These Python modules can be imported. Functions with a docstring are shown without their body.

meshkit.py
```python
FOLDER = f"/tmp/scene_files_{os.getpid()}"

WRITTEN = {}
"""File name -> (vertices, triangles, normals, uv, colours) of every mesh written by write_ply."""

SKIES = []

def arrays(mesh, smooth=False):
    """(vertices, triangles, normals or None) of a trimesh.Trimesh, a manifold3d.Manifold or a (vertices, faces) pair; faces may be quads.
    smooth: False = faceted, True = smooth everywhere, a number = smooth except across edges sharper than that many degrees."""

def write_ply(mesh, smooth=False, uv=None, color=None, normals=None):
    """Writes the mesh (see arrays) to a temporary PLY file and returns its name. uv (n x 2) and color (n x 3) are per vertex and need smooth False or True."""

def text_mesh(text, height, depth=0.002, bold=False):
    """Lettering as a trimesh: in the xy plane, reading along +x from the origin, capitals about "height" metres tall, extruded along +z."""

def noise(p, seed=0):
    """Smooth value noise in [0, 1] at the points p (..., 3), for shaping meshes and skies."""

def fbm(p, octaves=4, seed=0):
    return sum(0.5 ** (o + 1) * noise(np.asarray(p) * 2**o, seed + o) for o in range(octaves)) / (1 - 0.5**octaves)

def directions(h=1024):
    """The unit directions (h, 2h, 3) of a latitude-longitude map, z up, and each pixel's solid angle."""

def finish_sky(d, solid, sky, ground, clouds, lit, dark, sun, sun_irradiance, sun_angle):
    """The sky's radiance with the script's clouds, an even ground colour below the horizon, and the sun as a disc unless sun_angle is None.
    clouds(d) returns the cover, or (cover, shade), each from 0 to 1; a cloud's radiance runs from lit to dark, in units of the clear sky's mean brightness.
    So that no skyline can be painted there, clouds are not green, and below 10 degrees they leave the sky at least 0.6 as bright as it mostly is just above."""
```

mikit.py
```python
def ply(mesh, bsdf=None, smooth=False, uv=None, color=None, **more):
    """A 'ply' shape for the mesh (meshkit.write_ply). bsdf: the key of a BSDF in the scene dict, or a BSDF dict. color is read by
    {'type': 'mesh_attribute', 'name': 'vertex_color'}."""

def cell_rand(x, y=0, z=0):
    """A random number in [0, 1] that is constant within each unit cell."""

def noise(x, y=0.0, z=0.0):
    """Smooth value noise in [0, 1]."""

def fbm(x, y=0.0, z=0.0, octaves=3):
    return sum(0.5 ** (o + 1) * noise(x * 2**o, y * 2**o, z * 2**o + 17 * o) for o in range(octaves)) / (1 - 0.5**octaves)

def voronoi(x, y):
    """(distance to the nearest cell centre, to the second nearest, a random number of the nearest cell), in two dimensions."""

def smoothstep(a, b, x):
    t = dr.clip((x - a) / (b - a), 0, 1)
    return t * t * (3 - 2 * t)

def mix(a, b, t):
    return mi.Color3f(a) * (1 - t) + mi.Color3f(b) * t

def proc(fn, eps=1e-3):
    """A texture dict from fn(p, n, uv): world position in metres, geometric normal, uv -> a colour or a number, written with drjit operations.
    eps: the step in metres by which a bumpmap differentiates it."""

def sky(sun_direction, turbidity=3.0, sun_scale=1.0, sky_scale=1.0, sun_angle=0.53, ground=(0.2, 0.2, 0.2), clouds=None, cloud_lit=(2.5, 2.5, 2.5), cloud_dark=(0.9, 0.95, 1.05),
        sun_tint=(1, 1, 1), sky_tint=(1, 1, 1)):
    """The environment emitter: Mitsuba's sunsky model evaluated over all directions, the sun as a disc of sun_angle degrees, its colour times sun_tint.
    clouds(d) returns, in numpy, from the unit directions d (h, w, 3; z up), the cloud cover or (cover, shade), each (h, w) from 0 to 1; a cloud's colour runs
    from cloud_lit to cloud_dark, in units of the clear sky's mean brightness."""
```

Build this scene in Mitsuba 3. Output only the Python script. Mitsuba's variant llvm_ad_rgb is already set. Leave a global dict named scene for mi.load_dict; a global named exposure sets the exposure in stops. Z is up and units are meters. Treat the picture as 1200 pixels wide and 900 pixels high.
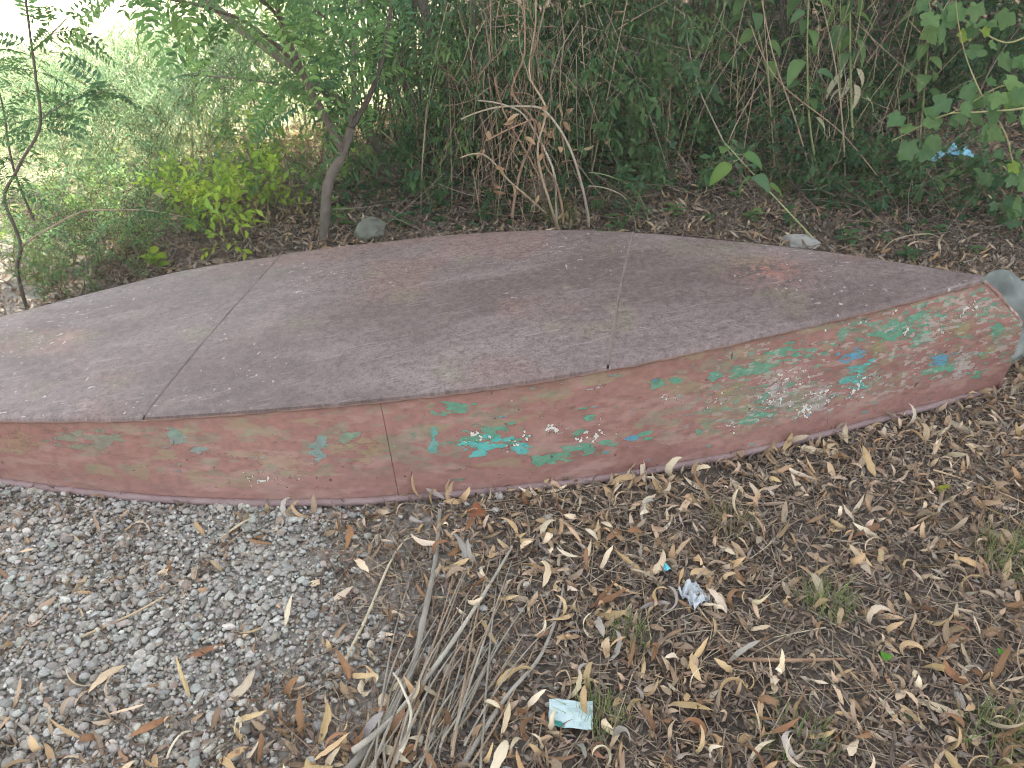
import math
import numpy as np, trimesh, shapely
import drjit as dr
import mitsuba as mi
import mikit, meshkit
from mikit import fbm, noise, voronoi, smoothstep, mix
from scipy.interpolate import PchipInterpolator

T = mi.ScalarTransform4f
scene, labels = {}, {}
PI = math.pi

# ------------------------------------------------------------------ camera, sky, exposure
CAM_H, PITCH, FOCAL = 1.4, math.radians(32), 906.0
cp, sp = math.cos(PITCH), math.sin(PITCH)
scene['camera'] = {'type': 'perspective', 'fov': math.degrees(2 * math.atan(600 / FOCAL)), 'fov_axis': 'x',
                   'to_world': T().look_at(origin=[0, 0, CAM_H], target=[0, cp, CAM_H - sp], up=[0, 0, 1]),
                   'near_clip': 0.05, 'far_clip': 600.0}
scene['daylight'] = mikit.sky((0.12, 0.62, 0.77), turbidity=3, sun_scale=1.0, sky_scale=1.0, sun_angle=1.0, sky_tint=(1.05, 1.0, 0.92),
                              clouds=lambda d: 0.75 + 0.0 * d[..., 0], cloud_lit=(1.15, 1.13, 1.08), cloud_dark=(1.0, 1.0, 1.0))
exposure = 4.45


# ------------------------------------------------------------------ helpers
def terrain(x, y):
    x, y = np.asarray(x, float), np.asarray(y, float)
    s = np.clip((x + 2.2) / 3.0, 0, 1)
    s = s * s * (3 - 2 * s)
    b = np.clip(y - 3.2, 0, 9)
    z = 0.22 * s * b * b / (b + 0.5)
    p = np.stack([x, y, x * 0], -1)
    near = np.exp(-np.clip(np.abs(y) + np.abs(x) - 8, 0, None) / 8)
    z = z + near * (0.05 * (meshkit.fbm(p * 1.1, 3, 5) - 0.5) * np.clip((y - 2.6) / 1.0, 0.25, 1) + 0.016 * (meshkit.fbm(p * 7, 2, 9) - 0.5))
    return z


def ray(px, py):
    u, v = (px - 600) / FOCAL, (py - 450) / FOCAL
    return np.array([u, cp - v * sp, -sp - v * cp])


def A(px, py, y):
    """The point at the distance y in front that stands at a place measured on the photograph."""
    d = ray(px, py)
    return np.array([0, 0, CAM_H]) + d * (y / d[1])


def G(px, py, up=0.0):
    """The ground point there."""
    d = ray(px, py)
    ts = np.linspace(0.8, 14, 1600)
    p = np.array([0, 0, CAM_H]) + ts[:, None] * d
    k = np.argmax(p[:, 2] < terrain(p[:, 0], p[:, 1]) + up)
    return p[k]


used = {}


def uniq(name):
    n = used.get(name, 0)
    used[name] = n + 1
    return name if n == 0 else f'{name}_{n:03d}'


def say(key, label=None, cat=None, group=None, kind=None):
    d = {}
    for a, b in (('label', label), ('category', cat), ('group', group), ('kind', kind)):
        if b:
            d[a] = b
    labels[key] = d


def put(key, mesh, bsdf, smooth=True):
    """mesh: (vertices, triangles, colours)"""
    v, f, c = mesh
    scene[key] = mikit.ply((v, f), bsdf, smooth, color=c)
    return key


def thing(name, label, cat, group=None):
    k = uniq(name)
    say(k, label, cat, group)
    return k


def part(parent, name, mesh, bsdf, smooth=True, stuff=False):
    k = uniq(f'{parent}__{name}')
    put(k, mesh, bsdf, smooth)
    if stuff:
        say(k, kind='stuff')
    return k


def join(ms):
    vs, fs, cs, o = [], [], [], 0
    for v, f, c in ms:
        vs.append(v); fs.append(f + o); cs.append(c); o += len(v)
    return np.vstack(vs), np.vstack(fs), np.vstack(cs)


def unit(a):
    return a / np.maximum(np.linalg.norm(a, axis=-1, keepdims=True), 1e-9)


def spline(pts, n):
    pts = np.asarray(pts, float)
    if len(pts) == 2:
        t = np.linspace(0, 1, n)[:, None]
        return pts[0] * (1 - t) + pts[1] * t
    s = np.r_[0, np.cumsum(np.linalg.norm(np.diff(pts, axis=0), axis=1))]
    return PchipInterpolator(s, pts)(np.linspace(0, s[-1], n))


def tube(path, r0, r1, col, sides=7, rough=0.12, seed=0, knots=0.0):
    """A tapered bent rod; col: one colour, mottled along and around it."""
    path = np.asarray(path, float)
    n = len(path)
    tan = unit(np.gradient(path, axis=0))
    ref = np.array([0.31, 0.2, 0.93]) if abs(tan[:, 2]).mean() < 0.8 else np.array([0.9, 0.3, 0.1])
    a = unit(np.cross(tan, ref)); b = np.cross(tan, a)
    ang = np.arange(sides) / sides * 2 * PI
    rad = np.linspace(r0, r1, n)
    ringp = path[:, None] + 0 * ang[None, :, None]
    nz = meshkit.noise(ringp * 30 + np.stack([np.cos(ang), np.sin(ang), ang * 0], -1)[None] * 0.9, seed)
    rr = rad[:, None] * (1 + rough * 2 * (nz - 0.5))
    if knots:
        rr = rr * (1 + knots * np.clip(np.sin(np.arange(n) * 1.9 + seed) - 0.6, 0, 1) / 0.4)[:, None]
    v = path[:, None] + rr[..., None] * (np.cos(ang)[None, :, None] * a[:, None] + np.sin(ang)[None, :, None] * b[:, None])
    v = np.concatenate([v.reshape(-1, 3), path[:1], path[-1:]])
    i, j = np.meshgrid(np.arange(n - 1), np.arange(sides), indexing='ij')
    q = lambda i, j: i * sides + j % sides  # noqa: E731
    f = np.concatenate([np.stack([q(i, j), q(i, j + 1), q(i + 1, j + 1)], -1).reshape(-1, 3), np.stack([q(i, j), q(i + 1, j + 1), q(i + 1, j)], -1).reshape(-1, 3)])
    j = np.arange(sides)
    f = np.vstack([f, np.stack([j * 0 + n * sides, (j + 1) % sides, j], -1), np.stack([j * 0 + n * sides + 1, q(n - 1, j), q(n - 1, j + 1)], -1)])
    m = meshkit.fbm(v * np.array([40, 40, 22]), 3, seed + 3)[:, None]
    c = np.asarray(col, float) * (0.55 + 0.9 * m)
    return v, f, c


def rods(P, Q, sag, r, col, seed=0):
    """Many thin twigs at once, each bent over three spans."""
    rng = np.random.default_rng(seed)
    N = len(P); n, sides = 4, 4
    t = np.linspace(0, 1, n)[None, :, None]
    side = rng.normal(size=(N, 3)); side[:, 2] *= 0.3
    path = P[:, None] * (1 - t) + Q[:, None] * t + (side * np.asarray(sag)[:, None])[:, None] * (4 * t * (1 - t))
    tan = unit(Q - P)
    a = unit(np.cross(tan, np.array([0.3, 0.5, 0.8]))); b = np.cross(tan, a)
    ang = np.arange(sides) / sides * 2 * PI
    rad = (np.asarray(r)[:, None] * np.linspace(1, 0.6, n)[None])[..., None, None]
    ring = np.cos(ang)[None, None, :, None] * a[:, None, None] + np.sin(ang)[None, None, :, None] * b[:, None, None]
    v = (path[:, :, None] + rad * ring).reshape(-1, 3)
    i, j = np.meshgrid(np.arange(n - 1), np.arange(sides), indexing='ij')
    q = lambda i, j: i * sides + j % sides  # noqa: E731
    f0 = np.concatenate([np.stack([q(i, j), q(i, j + 1), q(i + 1, j + 1)], -1).reshape(-1, 3), np.stack([q(i, j), q(i + 1, j + 1), q(i + 1, j)], -1).reshape(-1, 3)])
    f = (f0[None] + (np.arange(N) * n * sides)[:, None, None]).reshape(-1, 3)
    return v, f, np.repeat(np.asarray(col, float) * np.ones((N, 1)), n * sides, 0)


PROFILE = {'lance': (lambda t: np.sin(PI * t ** 0.8) ** 0.9), 'ovate': (lambda t: np.sin(PI * t ** 0.55) ** 0.8), 'oval': (lambda t: np.sin(PI * t) ** 0.55), 'blade': (lambda t: (1 - t) ** 0.7)}


def leaves(pos, X, Z, L, W, bend, twist, cup, col, nseg=3, shape='lance', edge=0.0, rng=None):
    """Many leaves at once: a strip with a midrib, bent along its length, twisted, cupped."""
    N = len(pos)
    L, W, bend, twist, cup = (np.broadcast_to(np.asarray(v, float), (N,)) for v in (L, W, bend, twist, cup))
    X = unit(X); Y = unit(np.cross(Z, X)); Z = np.cross(X, Y)
    t = np.linspace(0, 1, nseg + 1)
    th = bend[:, None] * t
    mid = (th[:, 1:] + th[:, :-1]) / 2
    ds = (L / nseg)[:, None]
    lx = np.c_[np.zeros(N), np.cumsum(np.cos(mid) * ds, 1)]
    lz = np.c_[np.zeros(N), -np.cumsum(np.sin(mid) * ds, 1)]
    c = pos[:, None] + lx[..., None] * X[:, None] + lz[..., None] * Z[:, None]
    Nn = np.sin(th)[..., None] * X[:, None] + np.cos(th)[..., None] * Z[:, None]
    tw = twist[:, None] * t
    S = np.cos(tw)[..., None] * Y[:, None] + np.sin(tw)[..., None] * Nn
    M = -np.sin(tw)[..., None] * Y[:, None] + np.cos(tw)[..., None] * Nn
    w = np.maximum(PROFILE[shape](t), 0.03)[None] * W[:, None] / 2
    lift = (cup[:, None] * w)[..., None] * M
    wr = w if rng is None else w * rng.uniform(0.7, 1.15, w.shape)
    wl = w if rng is None else w * rng.uniform(0.7, 1.15, w.shape)
    v = np.stack([c - wl[..., None] * S + lift, c, c + wr[..., None] * S + lift], 2).reshape(-1, 3)
    i = np.arange(nseg)
    f0 = np.concatenate([np.stack(x, -1) for x in ((3 * i, 3 * i + 1, 3 * i + 4), (3 * i, 3 * i + 4, 3 * i + 3), (3 * i + 1, 3 * i + 2, 3 * i + 5), (3 * i + 1, 3 * i + 5, 3 * i + 4))])
    k = 3 * (nseg + 1)
    f = (f0[None] + (np.arange(N) * k)[:, None, None]).reshape(-1, 3)
    cc = np.repeat(np.asarray(col, float)[:, None], k, 1)
    if edge:
        shade = np.ones((nseg + 1, 3)); shade[:, 1] = 1 + edge; shade[0] *= 0.8; shade[-1] *= 0.75
        cc = cc * shade.reshape(1, k, 1)
    return v, f, np.clip(cc.reshape(-1, 3), 0, 0.85)


def tint(rng, N, palette, jitter=0.18):
    p = np.asarray(palette, float)
    w = rng.dirichlet(np.ones(len(p)) * 0.4, N)
    return (w @ p) * rng.uniform(1 - jitter, 1 + jitter, (N, 1)) * rng.uniform(0.965, 1.035, (N, 3))


def along(path, s):
    n = len(path) - 1
    k = np.clip((s * n).astype(int), 0, n - 1)
    w = (s * n - k)[:, None]
    return path[k] * (1 - w) + path[k + 1] * w, unit(path[k + 1] - path[k])


def sprays(rng, B, D, length, droop, K, L, W, palette, pinnate=False, shape='lance', nseg=2, angle=0.9, hang=0.3, twig_r=0.0015, twig_col=(0.10, 0.11, 0.05), bend=0.4, separate=False, terminal=True):
    """Leafy twigs (or pinnate leaves): from the points B in the directions D. Returns leaves and twigs."""
    M = len(B)
    D = unit(D)
    length = np.broadcast_to(np.asarray(length, float), (M,)); droop = np.broadcast_to(np.asarray(droop, float), (M,))
    down = np.array([0, 0, -1.0])
    K2 = K * 2 if pinnate else K
    s = np.linspace(0.22, 1.0, K) if not pinnate else np.repeat(np.linspace(0.2, 0.97, K), 2)
    tt = s[None] * length[:, None]
    pos = B[:, None] + D[:, None] * tt[..., None] + (down * (droop * length)[:, None])[:, None] * (s ** 2)[None, :, None]
    tan = unit(D[:, None] + (down * (2 * droop)[:, None])[:, None] * s[None, :, None])
    up0 = np.array([0, 0, 1.0]) + rng.normal(0, 0.35, (M, 1, 3))
    sd = unit(np.cross(tan, up0)); nn = np.cross(sd, tan)
    if pinnate:
        sign = np.tile([1.0, -1.0], K)[None, :, None]
        dirs = sd * sign + tan * 0.4 + rng.normal(0, 0.06, pos.shape)
        Zv = nn + rng.normal(0, 0.13, pos.shape)
        sz = 0.72 + 0.38 * np.sin(PI * np.clip(s, 0, 1) ** 0.9)
    else:
        az = (np.arange(K) * 2.4)[None, :] + rng.uniform(0, 6.28, (M, 1)) + rng.normal(0, 0.4, (M, K))
        rad = np.cos(az)[..., None] * sd + np.sin(az)[..., None] * nn
        dirs = tan * math.cos(angle) + rad * math.sin(angle)
        Zv = np.array([0, 0, 1.0]) + 0.5 * rad * 0 + rng.normal(0, 0.45, pos.shape)
        sz = np.ones(K2)
    dirs = unit(dirs) + down * hang
    N = M * K2
    Ls = L * (sz[None] * rng.uniform(0.75, 1.2, (M, K2))).ravel()
    base = tint(rng, M, palette, 0.2)
    col = np.repeat(base, K2, 0) * rng.uniform(0.8, 1.22, (N, 1))
    lv = leaves(pos.reshape(-1, 3), dirs.reshape(-1, 3), Zv.reshape(-1, 3), Ls, Ls * (W / L), rng.normal(bend, 0.3, N), rng.normal(0, 0.35, N), rng.normal(0.25, 0.15, N), col, nseg, shape)
    if separate:
        kv, kf = len(lv[0]) // M, len(lv[1]) // M
        out = []
        for m in range(M):
            path = B[m] + D[m] * np.linspace(0, 1, 6)[:, None] * length[m] + down * droop[m] * length[m] * (np.linspace(0, 1, 6) ** 2)[:, None]
            tb = tube(path, twig_r, twig_r * 0.5, base[m] * 0.9, 4)
            out.append(join([(lv[0][m * kv:(m + 1) * kv], lv[1][m * kf:(m + 1) * kf] - m * kv, lv[2][m * kv:(m + 1) * kv]), tb]))
        return out
    mid = B + D * (length * 0.5)[:, None] + down * (droop * length * 0.25)[:, None]
    end = B + D * length[:, None] + down * (droop * length)[:, None]
    tw = join([rods(B, mid, np.full(M, 0.004), np.full(M, twig_r), twig_col, 1), rods(mid, end, np.full(M, 0.004), np.full(M, twig_r * 0.7), twig_col, 2)])
    return lv, tw


# ------------------------------------------------------------------ materials
VC = {'type': 'mesh_attribute', 'name': 'vertex_color'}
scene['mat_leaf_live'] = {'type': 'principledthin', 'base_color': VC, 'roughness': 0.5, 'diff_trans': 1.15, 'eta': 1.35}
scene['mat_leaf_dry'] = {'type': 'principledthin', 'base_color': VC, 'roughness': 0.6, 'diff_trans': 0.35, 'eta': 1.3}
scene['mat_wood'] = {'type': 'twosided', 'bsdf': {'type': 'principled', 'base_color': VC, 'roughness': 0.85, 'specular': 0.3}}
scene['mat_stone'] = {'type': 'twosided', 'bsdf': {'type': 'principled', 'base_color': VC, 'roughness': 0.7, 'specular': 0.35}}
scene['mat_sheet'] = {'type': 'twosided', 'bsdf': {'type': 'principled', 'base_color': VC, 'roughness': 0.35, 'specular': 0.5}}


def ground_color(p, n, uv):
    a = fbm(p.x * 3, p.y * 3, 0, 4)
    b = fbm(p.x * 28, p.y * 28, 3, 3)
    soil = mix((0.040, 0.034, 0.030), (0.135, 0.112, 0.095), b) * (0.75 + 0.5 * a)
    grit = mix((0.14, 0.13, 0.12), (0.36, 0.34, 0.31), fbm(p.x * 70, p.y * 70, 1, 2))
    w = smoothstep(0.12, -0.35, p.x + 0.5 * (a - 0.5)) * smoothstep(2.4, 1.7, p.y + 1.6 * smoothstep(-1.2, -2.2, p.x) * -1)
    c = mix(soil, grit, w)
    pale = mix((0.42, 0.41, 0.30), (0.55, 0.53, 0.44), fbm(p.x * 1.3, p.y * 1.3, 5, 4))
    green = mix((0.20, 0.25, 0.13), (0.40, 0.38, 0.30), fbm(p.x * 2.3, p.y * 2.3, 7, 4))
    far = smoothstep(6.3, 8.0, p.y + 1.6 * (a - 0.5))
    m = mix(green, pale, far)
    return mix(c, m, smoothstep(3.6, 4.8, p.y + 1.2 * (a - 0.5)) * smoothstep(0.2, -1.4, p.x + 0.6 * (a - 0.5)))


scene['mat_earth'] = {'type': 'twosided', 'bsdf': {'type': 'bumpmap', 'arbitrary': mikit.proc(lambda p, n, uv: fbm(p.x * 60, p.y * 60, 2, 3), 2e-3), 'scale': 0.012,
                  'bsdf': {'type': 'principled', 'base_color': mikit.proc(ground_color), 'roughness': 0.95, 'specular': 0.15}}}

# wear of the painted side: (x, height share, half length, half height, kind)
PAINT = [(-1.197, .72, .063, .11, 'g'), (-1.102, .73, .053, .11, 'g'), (-.896, .74, .037, .11, 't'), (-.843, .61, .021, .06, 't'), (-1.352, .66, .052, .15, 'o'), (-.618, .44, .073, .12, 'o'), (-.519, .58, .023, .15, 't'), (-.443, .65, .033, .06, 'g'), (-.385, .51, .059, .11, 'o'), (-.154, .82, .063, .06, 'g'), (-.211, .59, .012, .14, 't'), (-.058, .53, .093, .11, 'g'), (-.065, .46, .079, .10, 't'), (.019, .40, .033, .08, 't'), (.214, .31, .094, .06, 'g'), (.119, .27, .072, .06, 'g'), (.341, .34, .018, .05, 'b'), (.379, .35, .030, .05, 'g'), (.219, .56, .024, .04, 'g'), (.177, .45, .021, .05, 'g'), (.457, .76, .020, .04, 'g'), (.402, .76, .026, .04, 'g'), (.574, .73, .021, .04, 'g'), (.684, .72, .071, .06, 'g'), (.800, .81, .073, .07, 'g'), (.623, .59, .038, .04, 'o'), (.715, .31, .063, .04, 'g'), (1.038, .42, .049, .09, 't'), (1.053, .52, .044, .06, 't'), (1.185, .75, .122, .08, 'g'), (1.223, .82, .071, .05, 'g'), (1.110, .67, .032, .09, 'o'), (1.021, .63, .042, .06, 'b'), (1.346, .35, .056, .09, 'g'), (1.353, .43, .042, .06, 'b'), (1.435, .35, .059, .13, 'w'), (1.504, .22, .031, .06, 'g'), (1.527, .42, .030, .09, 'o'), (1.530, .60, .020, .08, 'g'), (1.257, .64, .046, .10, 'g'), (1.401, .63, .049, .07, 'o'), (.541, .28, .011, .03, 'g'), (.588, .27, .014, .03, 'g'), (.898, .33, .08, .12, 'w'), (.78, .46, .07, .12, 'w')]
CHIPS = [(.766, .40, .058, .14), (.813, .58, .075, .10), (.586, .50, .054, .10), (.648, .26, .033, .06), (1.057, .36, .044, .13), (1.197, .69, .032, .13), (1.319, .64, .027, .15), (1.129, 1.0, .157, .05), (1.026, .91, .121, .05), (.012, .47, .051, .12), (.237, .44, .074, .12), (1.429, .78, .076, .09), (.898, .31, .092, .15), (.117, .53, .033, .08), (-.092, .55, .069, .08), (-.644, .29, .091, .07), (.455, .65, .036, .09)]
PCOL = {'g': (0.060, 0.205, 0.135), 't': (0.045, 0.28, 0.26), 'o': (0.165, 0.175, 0.065), 'b': (0.05, 0.19, 0.27), 'w': (0.30, 0.30, 0.29)}


def blob(x, h, e, grow=1.0):
    return dr.maximum(0, 1.35 - dr.sqrt(dr.square((x - e[0]) / (e[2] * grow)) + dr.square((h - e[1]) / (e[3] * grow))) * 0.9)


def side_color(p, n, uv):
    x, h, z = p.x, p.z / (0.32 + 0.07 * p.x), p.z
    big = fbm(x * 3, z * 9, 1, 3)
    fine = fbm(x * 60, z * 80, 2, 3)
    rag = fbm(x * 38, z * 95, 4, 4)
    c = mix((0.172, 0.083, 0.071), (0.235, 0.126, 0.108), big)
    c = c * (0.82 + 0.36 * fine)
    # a rubbed, dustier and browner band towards the deck edge and scuffs in the middle
    c = mix(c, mi.Color3f(0.16, 0.085, 0.062), smoothstep(0.84, 1.0, h + 0.25 * (rag - 0.5)) * 0.7)
    c = mix(c, mi.Color3f(0.30, 0.205, 0.175), smoothstep(0.54, 0.74, fbm(x * 11, z * 34, 8, 5)) * 0.4)
    c = mix(c, mi.Color3f(0.20, 0.17, 0.10), smoothstep(0.60, 0.72, fbm(x * 14, z * 34, 12, 4)) * 0.55 * smoothstep(0.12, 0.3, h))
    for kind in 'owgtb':
        m = mi.Float(0)
        for e in PAINT:
            if e[4] == kind:
                m = dr.maximum(m, blob(x, h, e, 1.12))
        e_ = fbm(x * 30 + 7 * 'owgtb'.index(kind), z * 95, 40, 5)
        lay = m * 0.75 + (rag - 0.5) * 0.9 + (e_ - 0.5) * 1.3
        c = c * (1 - 0.22 * smoothstep(0.47, 0.55, lay) * smoothstep(0.63, 0.58, lay))      # shadow at the edge of a flake, painted in as a dark rim
        cover = smoothstep(0.57, 0.60, lay)
        soft = {'o': 0.55, 'w': 0.6}.get(kind, 0.92)
        # old paint is rubbed thinner towards the stern
        c = mix(c, mi.Color3f(PCOL[kind]) * (0.75 + 0.5 * fine), cover * soft * (1 - 0.6 * smoothstep(0.45, 0.6, fbm(x * 90, z * 160, 71, 3)) * {'w': 1.0, 'o': 0.6}.get(kind, 0.35)) * (0.45 + 0.55 * smoothstep(-0.6, -0.1, x)))
    # the bow is scraped through many coats: thin ragged streaks along the plank
    rub = smoothstep(0.35, 0.75, x) * smoothstep(0.16, 0.3, h) * smoothstep(1.02, 0.9, h)
    e_ = fbm(x * 34 + 3, z * 120, 51, 5) * 0.75 + 0.25 * big
    c = mix(c, mi.Color3f(0.075, 0.195, 0.135) * (0.7 + 0.6 * fine), smoothstep(0.585, 0.63, e_) * rub * 0.8)
    e_ = fbm(x * 50 + 8, z * 110, 57, 5) * 0.7 + 0.3 * fbm(x * 7, z * 9, 58, 2)
    c = mix(c, mi.Color3f(0.30, 0.27, 0.24), smoothstep(0.60, 0.65, e_) * rub * 0.6)
    e_ = fbm(x * 40 + 5, z * 150, 63, 5) * 0.75 + 0.25 * fbm(x * 6, z * 8, 64, 2)
    c = mix(c, mi.Color3f(0.13, 0.10, 0.07), smoothstep(0.60, 0.65, e_) * (0.35 + 0.65 * rub) * 0.6)
    e_ = fbm(x * 20 + 11, z * 55, 81, 5) * 0.6 + 0.4 * fbm(x * 4.5, z * 7, 82, 3)
    c = mix(c, mi.Color3f(0.11, 0.19, 0.12) * (0.7 + 0.6 * fine), smoothstep(0.575, 0.64, e_) * smoothstep(0.2, 0.4, h) * smoothstep(1.0, 0.8, h) * 0.28)
    m = mi.Float(0)
    for e in CHIPS:
        m = dr.maximum(m, blob(x, h, e))
    chip = fbm(x * 120 + 9, z * 125, 21, 3) * 0.8 + 0.2 * noise(x * 22, z * 30, 22)
    lay = chip + 0.11 * dr.minimum(m, 1) - 0.15 * (1 - dr.minimum(m, 1))
    c = c * (1 - 0.5 * smoothstep(0.675, 0.715, lay))
    on = smoothstep(0.738, 0.755, lay)
    c = mix(c, mi.Color3f(0.43, 0.41, 0.37) * (0.7 + 0.6 * fine), on)
    pit = smoothstep(0.90, 0.93, fbm(x * 55, z * 55, 31, 2))
    return mix(c, mi.Color3f(0.05, 0.035, 0.03), pit * 0.8)


def side_bump(p, n, uv):
    return fbm(p.x * 38, p.z * 95, 4, 4) * 0.6 + fbm(p.x * 150, p.z * 150, 6, 2) * 0.25 + smoothstep(0.5, 0.7, fbm(p.x * 12, p.z * 20, 9, 3)) * 0.5


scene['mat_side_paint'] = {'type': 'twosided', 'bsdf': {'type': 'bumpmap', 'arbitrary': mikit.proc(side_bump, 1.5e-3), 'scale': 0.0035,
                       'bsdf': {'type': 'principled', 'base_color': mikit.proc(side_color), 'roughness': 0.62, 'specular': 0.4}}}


def bottom_color(p, n, uv):
    x, y = p.x + 0.3 * p.y, p.y - 0.3 * p.x
    big = fbm(p.x * 1.6, p.y * 2.2, 1, 4)
    smear = fbm(x * 3.0 + 2 * big, y * 9, 3, 4)
    fine = fbm(p.x * 70, p.y * 70, 5, 3)
    grain = noise(p.x * 260, p.y * 260, 6)
    c = mix((0.142, 0.116, 0.114), (0.192, 0.163, 0.162), smoothstep(0.3, 0.7, big))
    c = mix(c, mi.Color3f(0.265, 0.24, 0.24), smoothstep(0.42, 0.80, smear) * 0.45)
    c = mix(c, mi.Color3f(0.22, 0.145, 0.13), smoothstep(0.58, 0.78, fbm(p.x * 2.7 + 5, p.y * 3.3, 9, 3)) * 0.5)
    # a rubbed red spot by the bow
    c = mix(c, mi.Color3f(0.30, 0.15, 0.12), dr.exp(-dr.square((p.x - 0.83) / 0.10) - dr.square((p.y - 2.33) / 0.12)) * smoothstep(0.35, 0.6, fine) * 0.8)
    c = mix(c, mi.Color3f(0.20, 0.20, 0.135), smoothstep(0.62, 0.74, fbm(p.x * 6, p.y * 7, 13, 4)) * 0.35)
    c = c * mi.Color3f(0.93, 0.845, 0.83) * (0.42 + 0.50 * fine + 0.30 * grain)
    pit = smoothstep(0.70, 0.76, fbm(p.x * 95, p.y * 95, 33, 2))
    c = mix(c, mi.Color3f(0.07, 0.055, 0.05), pit * 0.4)
    scratch = smoothstep(0.74, 0.80, fbm(x * 14, y * 110, 17, 2))
    c = mix(c, mi.Color3f(0.33, 0.30, 0.295), scratch * 0.18)
    speck = smoothstep(0.87, 0.89, noise(p.x * 70 + 3, p.y * 80, 23) * (0.9 + 0.1 * fine))
    return mix(c, mi.Color3f(0.50, 0.48, 0.46), speck * smoothstep(0.5, 0.62, fbm(p.x * 4, p.y * 4, 2, 2)) * 0.45)


def bottom_bump(p, n, uv):
    x, y = p.x + 0.3 * p.y, p.y - 0.3 * p.x
    return fbm(x * 16, y * 45, 3, 3) * 0.7 + fbm(p.x * 110, p.y * 110, 6, 3) * 0.8


scene['mat_bottom_skin'] = {'type': 'twosided', 'bsdf': {'type': 'bumpmap', 'arbitrary': mikit.proc(bottom_bump, 1.5e-3), 'scale': 0.003,
                        'bsdf': {'type': 'principled', 'base_color': mikit.proc(bottom_color), 'roughness': 0.55, 'specular': 0.45}}}
scene['mat_rail_paint'] = {'type': 'twosided', 'bsdf': {'type': 'principled', 'roughness': 0.6, 'specular': 0.4, 'base_color': mikit.proc(
    lambda p, n, uv: mix((0.12, 0.075, 0.075), (0.27, 0.20, 0.20), fbm(p.x * 26, p.y * 26, p.z * 60, 4)))}}

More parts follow.
